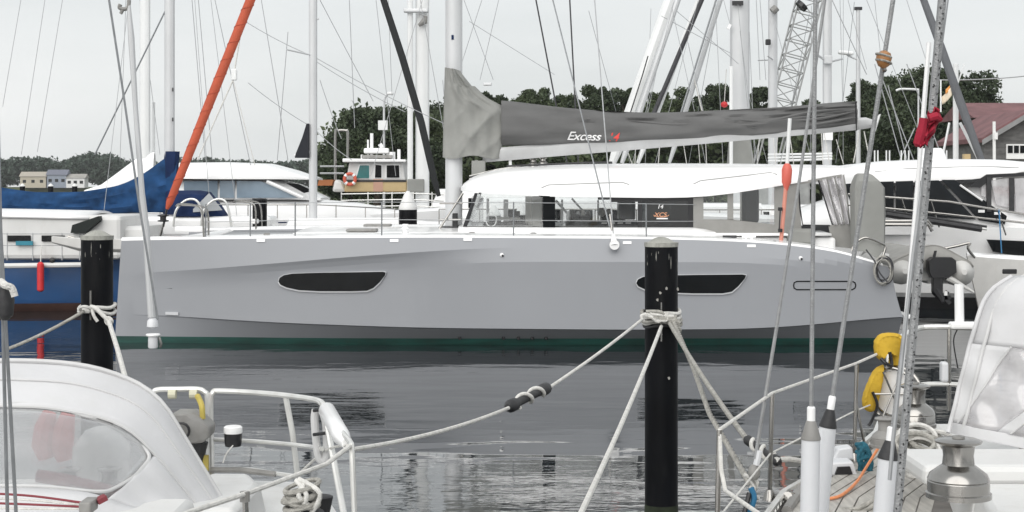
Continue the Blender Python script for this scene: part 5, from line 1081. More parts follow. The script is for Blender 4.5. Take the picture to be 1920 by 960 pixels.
# gear under and before the hood
def on_roof(px, py, z): 
    Y = (CAMZ-z)*F/(py-HOR); return P(px, py, Y)
def winch(t, base, r, h, m=None, name='winch', top=None):
    m = m or M['steel']; k = r
    MB().lathe(base, [(k*1.06, 0), (k*1.06, h*.08), (k, h*.1), (k, h*.27), (k*.97, h*.29), (k, h*.31), (k*.93, h*.4), (k*.68, h*.5), (k*.52, h*.56), (k*.49, h*.72), (k*.53, h*.88), (k*.74, h*.93), (k*.77, h*.965), (k*.6, h), (k*.2, h*1.01)], 36).build('drum', m, t)
    MB().lathe(base+Vector((0, 0, h*.995)), [(k*.22, 0), (k*.2, h*.05), (k*.09, h*.05), (k*.09, h*.01)], 16).build('handle_socket', M['grey5'], t)
for px, py, lab in ((130, 885, 'small winch seen through the left sprayhood window'), (205, 905, 'second small winch under the left sprayhood beside the red ropes')):
    b = on_roof(px, py+12, 1.33); b.y = max(b.y, 7.25); b = Vector((PX(px, 7.5), 7.5, 1.30)); w_ = thing('winch', lab, 'winch', b); winch(w_, b, .075, .14)
for k in range(4):
    a = Vector((-3.0+.1*k, 7.0-.02*k, 1.345)); pts = bez([P(-20, 925+9*k, 6.5), P(60, 930+8*k, 6.5), P(150, 942+4*k, 6.5), P(168, 946+3*k, 6.5)], 5); pts = [Vector((q.x, 6.5, q.z)) for q in pts]
    o = tube('control_line', pts, .005, mat('red_rope', (.22, .045, .055), .85) if k % 2 == 0 else M['ropew'], None, 6); tag(o, ('topmost', 'second', 'third', 'lowest')[k]+' control line led aft before the left sprayhood', 'rope', 'control lines on the left boat')
cl = thing('rope_clutch', 'grey rope clutch gripping the red lines at lower left', 'rope clutch', P(165, 950, 6.5)); MB().box(P(166, 948, 6.45), (.05, .12, .05)).build('clutch_body', M['grey5'], cl, False, bevel=.008); MB().box(P(190, 936, 6.5), (.04, .05, .02), .5, -.4).build('clutch_lever', mat('red_rope', (.22, .045, .055)), cl, False)
rp_ = tube('red_line', bez([P(70, 892, 7.3), P(120, 900, 7.3), P(170, 912, 7.3), P(235, 928, 7.3)], 5), .03, mat('red_rope', (.22, .045, .055)), None, 8); tag(rp_, 'bundle of red rope lying under the left sprayhood', 'rope')
fe = thing('round_fender', 'white rounded fender standing inside the left sprayhood', 'fender', Vector((PX(185, 8.0), 8.0, 1.05))); MB().lathe((PX(190, 8.0), 8.0, 0), [(.02, 1.12), (.12, 1.16), (.15, 1.3), (.14, 1.46), (.08, 1.54), (.02, 1.56)], 18).build('fender_body', M['gel'], fe)
lj = thing('life_jacket', 'faded red life jacket hanging inside the left sprayhood', 'life jacket', Vector((PX(105, 8.3), 8.3, 1.3)))
for k, (a, b) in enumerate(((85, 775), (120, 778))): MB().tube([P(a+8, b-2, 8.3), P(a, b+25, 8.3), P(a-4, b+60, 8.3), P(a+2, b+85, 8.3)], [.035, .055, .06, .04], 10).build('lobe', mat('faded_red_cloth', (.50, .12, .12), .8), lj)
# stern rail (pushpit) across the far end
def RL(px, py, z): Y = (CAMZ-z)*F/(py-HOR); return P(px, py, Y)
pp = thing('stern_rail', 'bent steel stern rail of the lower left sailboat', 'stern rail', (-1.6, 9.3, DZ))
ya, yb = 9.45, 8.95
tube('rail_loop', bez([P(397, 893, ya-.1), P(396, 820, ya), P(395, 752, ya), P(399, 737, ya), P(412, 733, ya), P(500, 738, ya-.15), P(570, 746, ya-.4), P(598, 752, yb-.2), P(607, 760, yb-.4)], 6), .0165, M['railw'], pp)
tube('rail_loop', bez([P(286, 760, ya), P(288, 738, ya), P(296, 731, ya), P(330, 730, ya), P(370, 730, ya), P(383, 735, ya), P(389, 748, ya), P(391, 820, ya), P(393, 893, ya-.1)], 6), .0165, M['railw'], pp)
tube('mid_rail', bez([P(290, 822, ya), P(396, 824, ya), P(480, 828, ya-.1), P(560, 835, ya-.4), P(604, 842, yb-.4)], 5), .013, M['railw'], pp)
tube('post', [P(536, 746, 9.2), P(548, 810, 9.2), P(558, 895, 9.2)], .017, M['railw'], pp)
tube('post', [P(607, 760, 8.5), P(625, 860, 8.4), P(645, 965, 8.2)], .017, M['railw'], pp)
tube('corner_rail', bez([P(598, 752, 8.75), P(622, 780, 8.3), P(645, 815, 7.8), P(657, 830, 7.55), P(660, 850, 7.5), P(665, 975, 7.5)], 5), .014, M['railw'], pp)
tube('lower_rail', [P(393, 879, ya-.1), P(470, 880, ya-.1), P(520, 888, ya-.2), P(556, 893, ya-.3)], .012, M['railw'], pp)
tube('hose_sleeve', [P(395, 881, ya-.12), P(450, 881, ya-.14), P(517, 889, ya-.2)], .017, M['grey5'], pp)
fs = MB().tube([P(610, 765, 8.5), P(613, 770, 8.48), P(640, 818, 7.9), P(650, 832, 7.7)], [.03, .045, .045, .025], 14).build('rail_cushion', M['gel'], None); tag(fs, 'white padded tube strapped along the stern rail corner', 'rail cushion')
hsb = thing('horseshoe_holder', 'flat grey horseshoe buoy hung on the left stern rail', 'horseshoe buoy', P(600, 865, 8.5))
MB().tube(bez([P(592, 768, 8.6), P(590, 790, 8.6), P(596, 850, 8.6), P(604, 864, 8.6), P(612, 855, 8.6), P(612, 800, 8.6), P(604, 768, 8.6)], 5), .022, 10).build('ring', M['hoodt'], hsb); 
for py in (770, 815): tube('strap', [P(588, py, 8.55), P(618, py-4, 8.5)], .010, M['black'], hsb, 6)
sl_ = thing('solar_light', 'small white topped black lantern clamped on the left stern rail', 'lantern', P(437, 833, 9.2)); c = P(437, 830, 9.25)
MB().lathe(c, [(.045, -.02), (.05, 0), (.052, .055)], 18).build('base', M['black'], sl_); MB().lathe(c+Vector((0, 0, .055)), [(.052, 0), (.055, .008), (.054, .035), (.045, .042)], 18).build('top', M['gel'], sl_)
tube('cord', bez([P(437, 835, 9.2), P(425, 850, 9.2), P(418, 868, 9.2)], 4), .004, M['ropew'], sl_, 5)
ob = thing('stowed_outboard', 'weathered grey outboard motor stowed on the left stern rail', 'outboard', P(360, 900, 9.3))
MB().loft([[(c.x+a*w_, 9.25+b*.12, c.z) for a, b in ((-1, -.8), (-.6, -1), (.6, -1), (1, -.8), (1, .8), (-1, .8))] for c, w_ in ((P(352, 768, 9.3), .05), (P(352, 778, 9.3), .10), (P(360, 795, 9.3), .13), (P(362, 812, 9.3), .12), (P(360, 823, 9.3), .09))], True, True).build('cowl', M['grey5'], ob, bevel=.01)
MB().box(P(338, 800, 9.2), (.10, .1, .06), 0, .4).build('carry_handle', M['grey5'], ob, False, bevel=.015); MB().torus(P(340, 808, 9.1), .045, .008, (0, 1, 0), 14, 6).build('pull_cord_wheel', M['black'], ob)
MB().tube([P(368, 828, 9.3), P(366, 860, 9.3), P(358, 905, 9.3)], [.07, .05, .03], 10).build('leg', M['rubber'], ob)
tube('fuel_hose', bez([P(370, 742, 9.25), P(378, 760, 9.2), P(380, 785, 9.2)], 4), .017, M['yhose'], ob, 8); 
for px in (322, 362): MB().tube([P(px-6, 739, 9.42), P(px+8, 739, 9.42)], .028, 10).build('rail_clamp', mat('cream_clamp', (.62, .6, .46), .6), ob)
MB().box(P(386, 868, 9.3), (.03, .03, .09)).build('yellow_tag', M['yhose'], ob, False)
# lifeline along the near side with stanchion
lv = thing('lifeline', 'white lifeline on the near side of the left sailboat with short stanchion', 'lifeline', P(460, 960, 6.3))
tube('wire', [P(657, 836, 7.5), P(612, 870, 7.2), P(460, 926, 6.35), P(350, 962, 5.95), P(240, 1010, 5.5)], .011, M['ropew'], lv)
tube('stanchion', [P(459, 926, 6.35), P(462, 990, 6.35)], .012, M['steel'], lv); MB().lathe(P(459, 931, 6.35), [(.02, -.02), (.02, .02)], 10).build('collar', M['grey5'], lv)
# rope hank on the stern quarter and a black winch
bw = thing('winch', 'black stern winch wrapped with grey rope on the left boat', 'winch', P(573, 975, 7.7)); c = P(570, 985, 7.7); winch(bw, c, .10, .17, M['rubber'])
for k in range(6):
    rg = random.Random(40+k); MB().torus(P(566+rg.uniform(-4, 6), 912+7*k, 7.62), .075+.012*rg.random(), .012, (rg.uniform(-.3, .3), rg.uniform(-.3, .2), 1), 18, 6, 0, 6.2832, .8).build('rope_turn', M['ropeg'], bw)
for a, b, c_ in (((555, 900), (575, 930), (560, 958)), ((575, 902), (560, 930), (590, 955)), ((560, 898), (600, 925), (582, 965))): tube('rope_fall', bez([P(*a, 7.6), P(*b, 7.55), P(*c_, 7.6)], 5), .012, M['ropew'], bw)
cone = MB().lathe(P(600, 950, 7.9), [(.04, -.07), (.055, 0), (.065, .05), (.05, .055)], 16).build('cup_holder', M['rubber'], None); tag(cone, 'black rubber cup beside the wrapped stern winch', 'cup holder')
dc = tube('dock_cord', bez([P(556, 893, 9.1), P(610, 845, 8.6), P(652, 835, 7.55)], 5), .007, M['ropew'], None, 6); tag(dc, 'thin white cord between the stern rail posts on the left boat', 'cord')
# left edge double shroud and the hanging pole
for k, (a, b) in enumerate((((2, 470), (14, 960)), ((8, 560), (30, 960)))):
    p0, p1 = P(*a, 5.2), P(*b, 5.2); o = tube('shroud', [p0+(p0-p1)*2, p0, p1, p1+(p1-p0)*.3], .006, M['wire'], None, 6); tag(o, ('left', 'right')[k]+' wire of the pair of shrouds at the left edge', 'shroud', 'shrouds at the left edge')
kn = thing('fender_knot', 'pale knotted rope round a dark block at the left edge', 'rope block', P(14, 560, 5.2)); MB().lathe(P(10, 580, 5.15), [(.01, -.035), (.025, -.02), (.03, .03), (.02, .07)], 12).build('block', M['rubber'], kn)
tube('rope', bez([P(2, 528, 5.15), P(10, 535, 5.1), P(22, 540, 5.1), P(28, 556, 5.1)], 5), .012, M['ropew'], kn)
sp = thing('spinnaker_pole', 'slim grey pole with jaw fitting hanging in front of the grey bow', 'pole', P(290, 650, 11))
tube('tube', bez([P(243, 20, 11), P(246, 100, 11), P(258, 260, 11), P(268, 370, 11), P(280, 500, 11), P(285, 590, 11)], 5), [.022]*10+[.030]*10+[.034]*6, M['mastw'], sp, 10) if False else tube('tube', [P(241, 4, 11), P(246, 70, 11), P(254, 200, 11), P(266, 360, 11), P(274, 430, 11), P(285, 595, 11)], [.012, .022, .017, .020, .024, .028], M['mastg'], sp, 10)
tube('line', [P(203, -10, 11), P(232, 180, 11), P(262, 390, 10.9), P(296, 600, 10.9)], .008, M['wire'], sp, 6)
tube('jaw', bez([P(226, 8, 11), P(224, 14, 11), P(231, 17, 11), P(240, 14, 11), P(242, 0, 11)], 4), .014, M['grey5'], sp); tube('jaw_lip', [P(231, 17, 11), P(226, 26, 11)], .012, M['grey5'], sp)
MB().lathe(P(286, 607, 11), [(.025, -.03), (.04, -.02), (.036, .02), (.02, .04)], 12).build('end_collar', M['pvc'], sp); MB().torus(P(287, 628, 11), .04, .010, (0, 0, 1), 18, 6).build('end_ring', M['gel'], sp); MB().lathe(P(287, 650, 11), [(.03, -.01), (.035, 0), (.034, .075)], 14).build('end_cup', M['pvc'], sp)
tube('trigger', [P(298, 632, 11), P(302, 645, 11), P(300, 652, 11)], .010, M['steel'], sp, 6)
# cord tied to the pole's top and seen against the far shore
# ------------------------------------------------------------------ ropes on the piles
def loop_on(t, px, Y, py, r, m, tilt=0, rr=.016, name='rope_loop'):
    c = P(px, py, Y); pts = [(c.x+r*math.cos(a), c.y+r*math.sin(a), c.z+tilt*math.cos(a)+.012*math.sin(3*a)) for a in [2*math.pi*k/24 for k in range(24)]]; return MB().tube(pts, rr, 8, False, True).build(name, m, t)
def rope(name, label, pts, r, m, twist=False):
    if not twist: o = tube(name, pts, r, m, None, 8)
    else:
        t = thing(name, label, 'mooring rope', pts[-1]); p = [Vector(q) for q in pts]
        # three laid strands
        n = 12*(len(p)-1); base = []
        for i in range(n+1):
            u = i/n*(len(p)-1); k = min(int(u), len(p)-2); base.append(p[k].lerp(p[k+1], u-k))
        tot = sum((a-b).length for a, b in zip(base, base[1:])); fine = []
        m_ = int(tot/.012)
        for i in range(m_+1):
            u = i/m_*n; k = min(int(u), n-1); fine.append(base[k].lerp(base[k+1], u-k))
        for s in range(3):
            q = []
            for i, c in enumerate(fine):
                a = i*.42+s*2.094; d = (fine[min(i+1, m_)]-fine[max(i-1, 0)]).normalized(); x = d.cross(Vector((0, 1, 0))).normalized(); y = d.cross(x); q.append(c+(x*math.cos(a)+y*math.sin(a))*r*.55)
            MB().tube(q, r*.6, 6).build('strand', m, t)
        return t
    return tag(o, label, 'mooring rope')
kt = thing('rope_knot', 'tangle of mooring rope loops round the black pile in front of the hull', 'mooring rope', P(1240, 600, 12.8))
for k in range(4): loop_on(kt, 1240, 13, 588+5*k, .150+.008*(k % 2), M['ropeg' if k % 2 else 'ropew'], (.02, -.03, .025, -.015)[k])
loop_on(kt, 1240, 13, 610, .143, M['rubber'], 0, .012)
tube('tie_bar', [P(1240, 567, 12.84), P(1240, 640, 12.84)], .007, M['steel'], kt, 6)
rg = random.Random(11)
for k in range(6): 
    q = [P(1205+rg.uniform(-6, 70), 592+rg.uniform(-8, 14), 12.80) for _ in range(4)]; q = sorted(q, key=lambda v: v.x); tube('knot_strand', bez(q, 5), .015, M['ropew' if k % 2 else 'ropeg'], kt)
for k in range(3): MB().torus(P(1262+3*k, 602+8*k, 12.82), .035, .015, (.5, .6, .3), 14, 6).build('hitch', M['ropeg'], kt)
A = P(1205, 598, 12.8); B = P(1022, 732, 10.6); C = P(958, 763, 10.0); D = P(660, 843, 7.5)
rope('mooring_rope', 'white mooring rope from the pile down to the left stern rail', sag(A, B, .015, 8)+sag(B, C, 0, 3)[1:]+sag(C, D, .03, 10)[1:], .0115, M['ropew'])
def snubber(label, a, b, r, m, helper):
    t = thing('rubber_snubber', label, 'snubber', a.lerp(b, .5)); 
    MB().tube([a, a.lerp(b, .06), a.lerp(b, .16), a.lerp(b, .22), a.lerp(b, .78), a.lerp(b, .84), a.lerp(b, .94), b], [r*.6, r*1.15, r*1.15, r*.75, r*.75, r*1.15, r*1.15, r*.6], 12).build('rubber_body', M['rubber'], t)
    d = (b-a).normalized(); x = d.cross(Vector((0, 1, 0))).normalized(); y = d.cross(x)
    MB().tube([a.lerp(b, .2+.6*i/40)+(x*math.cos(i*.32+.4)+y*math.sin(i*.32+.4))*r*1.0 for i in range(41)], helper, 8).build('rope_wrap', M['ropew'], t); return t
snubber('black rubber snubber on the white mooring rope over open water', P(1028, 726, 10.66), P(952, 764, 9.95), .036, None, .0125)
rope('mooring_rope', 'white mooring rope running from the pile to the bottom of the view', sag(P(1240, 612, 12.83), P(1088, 965, 7.2), .03, 8)+[P(1060, 1040, 6.2)], .0145, M['ropew'])
rope('mooring_rope', 'grey laid mooring rope from the pile to the blue whipped fitting', [P(1262, 600, 12.85), P(1300, 690, 11.8), P(1330, 775, 10.6), P(1405, 905, 8.9)], .016, M['ropeg'], True)
rope('mooring_rope', 'smooth grey mooring rope from the pile to the dark snubber at right', sag(P(1255, 605, 12.82), P(1402, 826, 9.4), .03, 10), .0165, M['ropeg'])
snubber('dark rubber snubber beside the right boat stanchion', P(1398, 822, 9.4), P(1462, 868, 9.1), .026, None, .012)
rope('mooring_rope', 'short pale rope end from the dark snubber onto the right deck', [P(1455, 862, 9.1), P(1480, 861, 9.2), P(1510, 866, 9.4)], .016, M['ropew'])
kl = thing('rope_knot', 'pale rope loops round the black pile in front of the blue boat', 'mooring rope', P(182, 580, 13.4))
for k in range(2): loop_on(kl, 182, 13.5, 577+4*k, .148, M['ropew'], .02*(-1)**k)
tube('tie_bar', [P(170, 545, 13.33), P(170, 600, 13.33)], .009, M['steel'], kl, 6); MB().torus(P(160, 580, 13.3), .045, .013, (0, .7, 1), 16, 6).build('hitch', M['ropew'], kl); MB().torus(P(204, 602, 13.25), .03, .014, (.3, 1, .3), 14, 6).build('hitch', M['ropew'], kl)
tube('knot_strand', bez([P(170, 575, 13.3), P(180, 578, 13.28), P(192, 590, 13.25), P(204, 602, 13.25)], 5), .018, M['ropew'], kl); tube('knot_strand', bez([P(172, 578, 13.3), P(176, 592, 13.28), P(183, 603, 13.28)], 4), .014, M['ropew'], kl)
rope('mooring_rope', 'white mooring rope dropping from the left pile behind the sprayhood', [P(204, 602, 13.25), P(222, 660, 12.2), P(236, 712, 11.2)], .019, M['ropew'])
rope('mooring_rope', 'grey mooring rope slanting left from the left pile', sag(P(158, 583, 13.3), P(10, 656, 13.3), .02, 6), .014, M['ropeg'])

# ------------------------------------------------------------------ foreground: right boat (bow towards the camera)
rb = thing('right_sailboat', 'foreground sailboat at lower right with teak side deck and white coaming', 'sailboat', (2.8, 9, 0))
RL_ = [(.35, 5.2), (.70, 6.4), (1.03, 7.4), (1.47, 8.8), (2.08, 10.0), (2.45, 10.9), (2.62, 11.5)]
RR_ = [(3.9, 5.2), (4.4, 6.4), (4.8, 7.4), (5.0, 8.8), (4.9, 10.0), (4.7, 10.9), (4.5, 11.5)]
deckhull(rb, RR_, RL_, 1.0, M['gelw'], M['caulk'])
def edge(y): return lerp_tab([(b, a) for a, b in RL_], y)
# teak planks following the rail, each its own strip
for k in range(9):
    mb = MB(); o = .10+.085*k
    mb.loft([[(edge(y)+o, y, 1.034+.012), (edge(y)+o+.077, y, 1.036+.012), (edge(y)+o+.077, y, 1.0), (edge(y)+o, y, 1.0)] for y in [5.2+.3*i for i in range(21)]], True, True); mb.build('teak_plank', M['teak'], rb, ang=30)
# perforated toe rail
tr_ = MB(); ys = [5.2+.05*i for i in range(124)]
tr_.loft([[(edge(y)+.02, y, 1.0), (edge(y)+.018, y, 1.035), (edge(y)+.032, y, 1.035), (edge(y)+.034, y, 1.0)] for y in ys], False); tr_.loft([[(edge(y)+.012, y, 1.072), (edge(y)+.012, y, 1.09), (edge(y)+.045, y, 1.09), (edge(y)+.045, y, 1.072)] for y in ys], True, True)
for y in ys[::2]: tr_.box((edge(y)+.025, y, 1.053), (.012, .035, .045), -.35)
tr_.build('toe_rail', M['railw'], rb, False)
# stanchions + lifelines
SPT = [(1349, 806, 7.37), (1448, 737, 8.8), (1606, 681, 10.0)]
ln_ = thing('lifeline', 'white lifeline with three stanchions along the right boat', 'lifeline', P(1448, 945, 8.8))
for px, py, Y in SPT:
    p = P(px, py, Y); b = Vector((p.x-.015, Y, 1.03)); tube('stanchion', [b, p], .0125, M['steel'], ln_); tube('stanchion_brace', [b+Vector((.10, .06, 0)), b.lerp(p, .62)], .009, M['steel'], ln_) if px > 1500 else None
    MB().lathe(b, [(.04, 0), (.035, .02), (.018, .06)], 12).build('stanchion_base', M['steel'], ln_)
tube('upper_wire', [P(1349, 806, 7.37), P(1448, 737, 8.8), P(1606, 681, 10.0), P(1664, 655, 10.5)], .009, M['ropew'], ln_)
tube('gate_wire', [P(1349, 806, 7.37), P(1352, 880, 7.35), P(1360, 920, 7.3), P(1440, 975, 6.5)], .010, M['ropew'], ln_); tube('lower_wire', sag(P(1352, 965, 7.38), P(1445, 850, 8.8), 0, 3)+[P(1600, 772, 10), P(1650, 752, 10.5)], .005, M['ropew'], ln_)
# coaming, cabin side, sprayhood
slab(rb, 'coachroof', [(1.75, 4.3, 5.2, .95, 1.33), (1.95, 4.35, 6.6, .95, 1.35), (2.12, 4.4, 7.5, .95, 1.37)], M['gelw'])
slab(rb, 'coaming', [(2.12, 2.62, 7.51, .95, 1.36), (2.38, 2.85, 8.8, .95, 1.33), (2.62, 3.0, 10.2, .95, 1.24), (2.72, 3.0, 10.8, .95, 1.15)], M['gelw'])
big = thing('winch', 'large shiny steel winch on the white coaming at lower right', 'winch', P(1797, 928, 6.9)); winch(big, P(1797, 932, 6.7), .128, .245)
w2 = thing('winch', 'steel winch beside the rope coil on the right coaming', 'winch', P(1718, 790, 9.6)); winch(w2, P(1716, 800, 9.4), .115, .25)
w3 = thing('winch', 'dark low winch half hidden by the thick perforated stay', 'winch', P(1662, 835, 9.0)); winch(w3, P(1660, 838, 9.2), .08, .17, M['grey5'])
hr_ = thing('sprayhood', 'white sprayhood with milky windows at the right edge', 'sprayhood', P(1900, 880, 8.2))
def rh(u, v):
    """outline in photo terms at a depth that recedes to the left edge; u across from left edge, v from bottom to top"""
    left = smooth_tab([(0, 1776), (.25, 1794), (.5, 1812), (.75, 1832), (.87, 1848), (.95, 1872), (1, 1905)], v); Y = 8.6-1.1*min(1, u*1.4)-.25*v*0
    py = smooth_tab([(0, 815), (.25, 742), (.5, 668), (.75, 592), (.87, 552), (.95, 528), (1, 514)], v)
    p = P(left, py, 8.6); wr = .012*math.sin(60*u+6*v)+.01*math.sin(25*v+30*u); return Vector((p.x+u*1.6+wr*.2, Y+.9*max(0, u-.5)+wr, p.z+(.06 if v > .9 else .02)*u*3*(1-u)-.30*max(0, 1-v)*min(1, u*1.5)*.55))
def hp(name, u0, u1, v0, v1, m, off=0): return MB().grid(lambda a, b: rh(u0+(u1-u0)*a, v0+(v1-v0)*b)+Vector((0, -off, 0)), 14, 14).build(name, m, hr_, solid=.008)
wl = lambda v: .02+.17*max(0, v-.08); ws = lambda v: .125+.34*max(0, v-.08)
def hpf(name, f0, f1, v0, v1, m): return MB().grid(lambda a, b: (lambda v: rh(f0(v)+(f1(v)-f0(v))*a, v))(v0+(v1-v0)*b), 12, 16).build(name, m, hr_, solid=.008)
hpf('hood_edge', lambda v: 0, wl, .08, .58, M['hood']); hp('hood_top', 0, 1, .58, 1, M['hood']); hp('hood_skirt', 0, 1, 0, .08, M['hood'])
hpf('window', wl, ws, .08, .58, M['vinylh']); hpf('window_strip', ws, lambda v: ws(v)+.03, .08, .58, M['hood']); hpf('window', lambda v: ws(v)+.03, lambda v: 1, .08, .58, M['vinylh'])
tube('hood_piping', [rh(.0, k/24)+Vector((.0, -.01, 0)) for k in range(25)], .012, M['hood'], hr_); tube('hood_piping', [rh(.035, k/24)+Vector((0, -.012, 0)) for k in range(25)], .010, M['hoodt'], hr_)
tube('window_seam', [rh(wl(k/24), k/24) for k in range(2, 15)], .007, M['hoodt'], hr_); tube('window_seam', [rh(ws(k/24)+.03, k/24) for k in range(2, 15)], .006, M['hoodt'], hr_)
MB().box((PX(1900, 7.6), 7.75, 1.40), (.9, .5, .10)).build('hood_base', M['gelw'], hr_, False, bevel=.03)
# pushpit with horseshoe buoy and reel
ps = thing('stern_rail', 'white bent stern rail behind the yellow horseshoe buoy', 'stern rail', P(1700, 870, 11.2)); Yp = 11.2
tube('top_rail', bez([P(1668, 720, 10.6), P(1667, 665, 10.6), P(1674, 645, 10.7), P(1690, 632, 10.8), P(1722, 616, Yp), P(1760, 613, Yp), P(1830, 615, Yp)], 6), .019, M['railw'], ps); tube('mid_rail', bez([P(1672, 745, 10.8), P(1710, 728, Yp), P(1740, 720, Yp), P(1830, 722, Yp)], 5), .017, M['railw'], ps)
tube('post', [P(1780, 613, Yp), P(1779, 770, Yp)], .016, M['steel'], ps); tube('post', [P(1668, 700, 10.6), P(1664, 830, 10.6)], .016, M['steel'], ps)
MB().box(P(1815, 610, Yp-.02), (.26, .09, .05)).build('rail_pad', M['gel'], ps, False, bevel=.015); tube('aerial', [P(1799, 607, Yp), P(1798, 533, Yp)], .032, M['gel'], ps, 10)
tube('cable', bez([P(1795, 618, Yp), P(1788, 640, Yp), P(1796, 690, Yp)], 4), .005, M['black'], ps, 5); MB().box(P(1770, 697, Yp+.02), (.05, .08, .14)).build('stern_lamp', M['pvc'], ps, False, bevel=.015)
hb = thing('horseshoe_buoy', 'yellow cloth covered horseshoe buoy on the right stern rail', 'horseshoe buoy', P(1650, 770, 10.4))
def cushion(name, pts, Y, th):
    q = bez([P(a, b, Y) for a, b in pts+[pts[0]]], 4)[:-1]; c = sum(q, Vector())/len(q); rings = []
    for f, dy in ((.80, -th), (.93, -th*.8), (1, -th*.3), (1, th*.3), (.93, th*.8), (.80, th)): rings.append([c+(p-c)*f+Vector((0, dy+.006*math.sin(3*k), 0)) for k, p in enumerate(q)])
    MB().loft(rings, True, True).build(name, M['yellow'], hb, ang=50)
cushion('upper_arm', [(1639, 640), (1650, 627), (1672, 624), (1690, 630), (1688, 655), (1680, 668), (1664, 662), (1652, 676), (1640, 662)], 10.35, .05)
cushion('lower_arm', [(1656, 684), (1641, 692), (1629, 715), (1618, 745), (1619, 764), (1631, 772), (1642, 764), (1650, 732), (1655, 705)], 10.35, .05)
MB().tube([P(1682, 640, 10.42), P(1676, 690, 10.42)], [.045, .04], 12).build('inner_arm', M['yellow'], hb); tube('strap', bez([P(1652, 672, 10.3), P(1662, 682, 10.28), P(1672, 684, 10.3), P(1668, 660, 10.3)], 4), .012, M['black'], hb); tube('tail_strap', bez([P(1636, 735, 10.28), P(1645, 760, 10.28), P(1634, 790, 10.3), P(1628, 798, 10.3)], 4), .010, M['black'], hb)
re_ = thing('webbing_reel', 'round white webbing reel on the right stern rail', 'reel', P(1668, 800, 10.3)); c = P(1672, 738, 10.3)
MB().torus(c, .165, .012, (-.75, -1, 0), 30, 8, 0, 6.2832, 1.0).build('front_rim', M['steel'], re_); MB().torus(c+Vector((.05, .06, 0)), .165, .012, (-.75, -1, 0), 30, 8).build('rear_rim', M['steel'], re_); MB().lathe(c+Vector((.03, .04, 0)), [(.14, -.02), (.145, 0), (.14, .02)], 26, (-.75, -1, 0)).build('webbing', M['gel'], re_)
for a in (0, 1.05, 2.1): tube('spoke', [c+Vector((.12*math.cos(a), -.02, .165*math.sin(a))), c-Vector((.12*math.cos(a), .02, .165*math.sin(a)))], .007, M['steel'], re_, 6)
# shrouds with white tubes
def shroud_tube(label, top, cap, bottom, Y, r, wire_r, capm, bot_off=0):
    t = thing('shroud_cover', label, 'shroud cover', P(bottom[0], bottom[1], Y)); a, b, c = P(*top, Y), P(*cap, Y), P(*bottom, Y); up = (a-b).normalized()
    tube('wire', [a+up*2, a, b], wire_r, M['wirem'], t, 8); MB().tube([b-up*.0, b-up*.005, b-up*.045, b-up*.05], [r*.33, r*.45, r*.45, r*.45], 14).build('collar', M['gel'], t)
    MB().tube([b-up*.048, b-up*.06, b-up*.105, b-up*.112], [r*.5, r*.62, r*1.05, r*1.06], 18).build('cap', capm, t); MB().tube([b-up*.11, b-up*.113, c], [r*.9, r, r], 18).build('sleeve', M['pvc'], t)
    return t
shroud_tube('grey capped white tube on the vertical shroud at lower right', (1529, -10), (1521, 762), (1517, 1000), 5.4, .0315, .0075, M['grey5'])
shroud_tube('black capped white tube leaning beside the vertical shroud', (1676, -10), (1561, 742), (1534, 1000), 5.6, .029, .0085, M['rubber'])
shroud_tube('black capped white tube in front of the rope coil', (1772, -10), (1672, 800), (1652, 1000), 5.5, .0335, .004, M['rubber'])
bk = thing('wooden_block', 'small wooden ball block on the leaning shroud at upper right', 'block', P(1657, 112, 5.55)); MB().lathe(P(1657, 111, 5.55), [(.006, -.032), (.02, -.022), (.028, 0), (.024, .02), (.008, .03)], 16).build('shell', M['wood'], bk); tube('hook', bez([P(1656, 124, 5.55), P(1660, 132, 5.55), P(1654, 134, 5.55)], 4), .006, M['steel'], bk, 6)
for k, z in enumerate((-.008, .012)): MB().torus(P(1657, 111, 5.55)+Vector((0, 0, z)), .027, .004, (.3, 0, 1), 16, 5).build('band', M['ropeg'], bk)
# thick perforated stay
ps_ = thing('perforated_stay', 'thick grey perforated stay rising past the yellow buoy to the top edge', 'stay', P(1680, 990, 5.0)); a, b = P(1768, -20, 5.0), P(1680, 990, 5.0)
tube('band', [a, b], .0135, M['wirem'], ps_, 8); d = (b-a); 
prg = random.Random(6)
for k in range(105):
    p = a.lerp(b, (k+prg.random())/105); MB().box(p+Vector((prg.uniform(-.009, .009), -.0118, 0)), (prg.uniform(.002, .0055), .003, prg.uniform(.003, .009)), 0, prg.uniform(-.8, .8)).build('perforation', M['rubber'], ps_, False)
o = tube('halyard', [P(1778, -20, 5.1), P(1712, 480, 5.1), P(1675, 820, 5.1), P(1668, 900, 5.1)], .0065, M['wirel'], None, 6); tag(o, 'grey halyard running close beside the thick perforated stay', 'halyard')
o = tube('halyard', [P(1742, 80, 5.2), P(1722, 330, 5.2), P(1702, 560, 5.2), P(1690, 700, 5.2)], .008, M['gel'], None, 6); tag(o, 'white pole like halyard left of the red cloth', 'halyard')
o = tube('shroud', [P(1548, -10, 8.6), P(1500, 330, 8.6), P(1460, 590, 8.6), P(1416, 860, 8.6)], [.009, .009, .010, .011], M['wirem'], None, 6); tag(o, 'slanting grey shroud that ends at the blue whipped fitting', 'shroud')
rc_ = thing('red_cloth', 'crumpled red cloth tied on the perforated stay', 'flag', P(1738, 280, 5.0)); 
def rcl(u, v): return P(1738+18*u-16*v*v+5*math.sin(4*v)*u+(4 if v < .3 else 0), 208+66*v-4*u+5*math.sin(7*u), 4.95)+Vector((0, .012*math.sin(11*u+5*v)+.01*math.sin(17*v), 0))
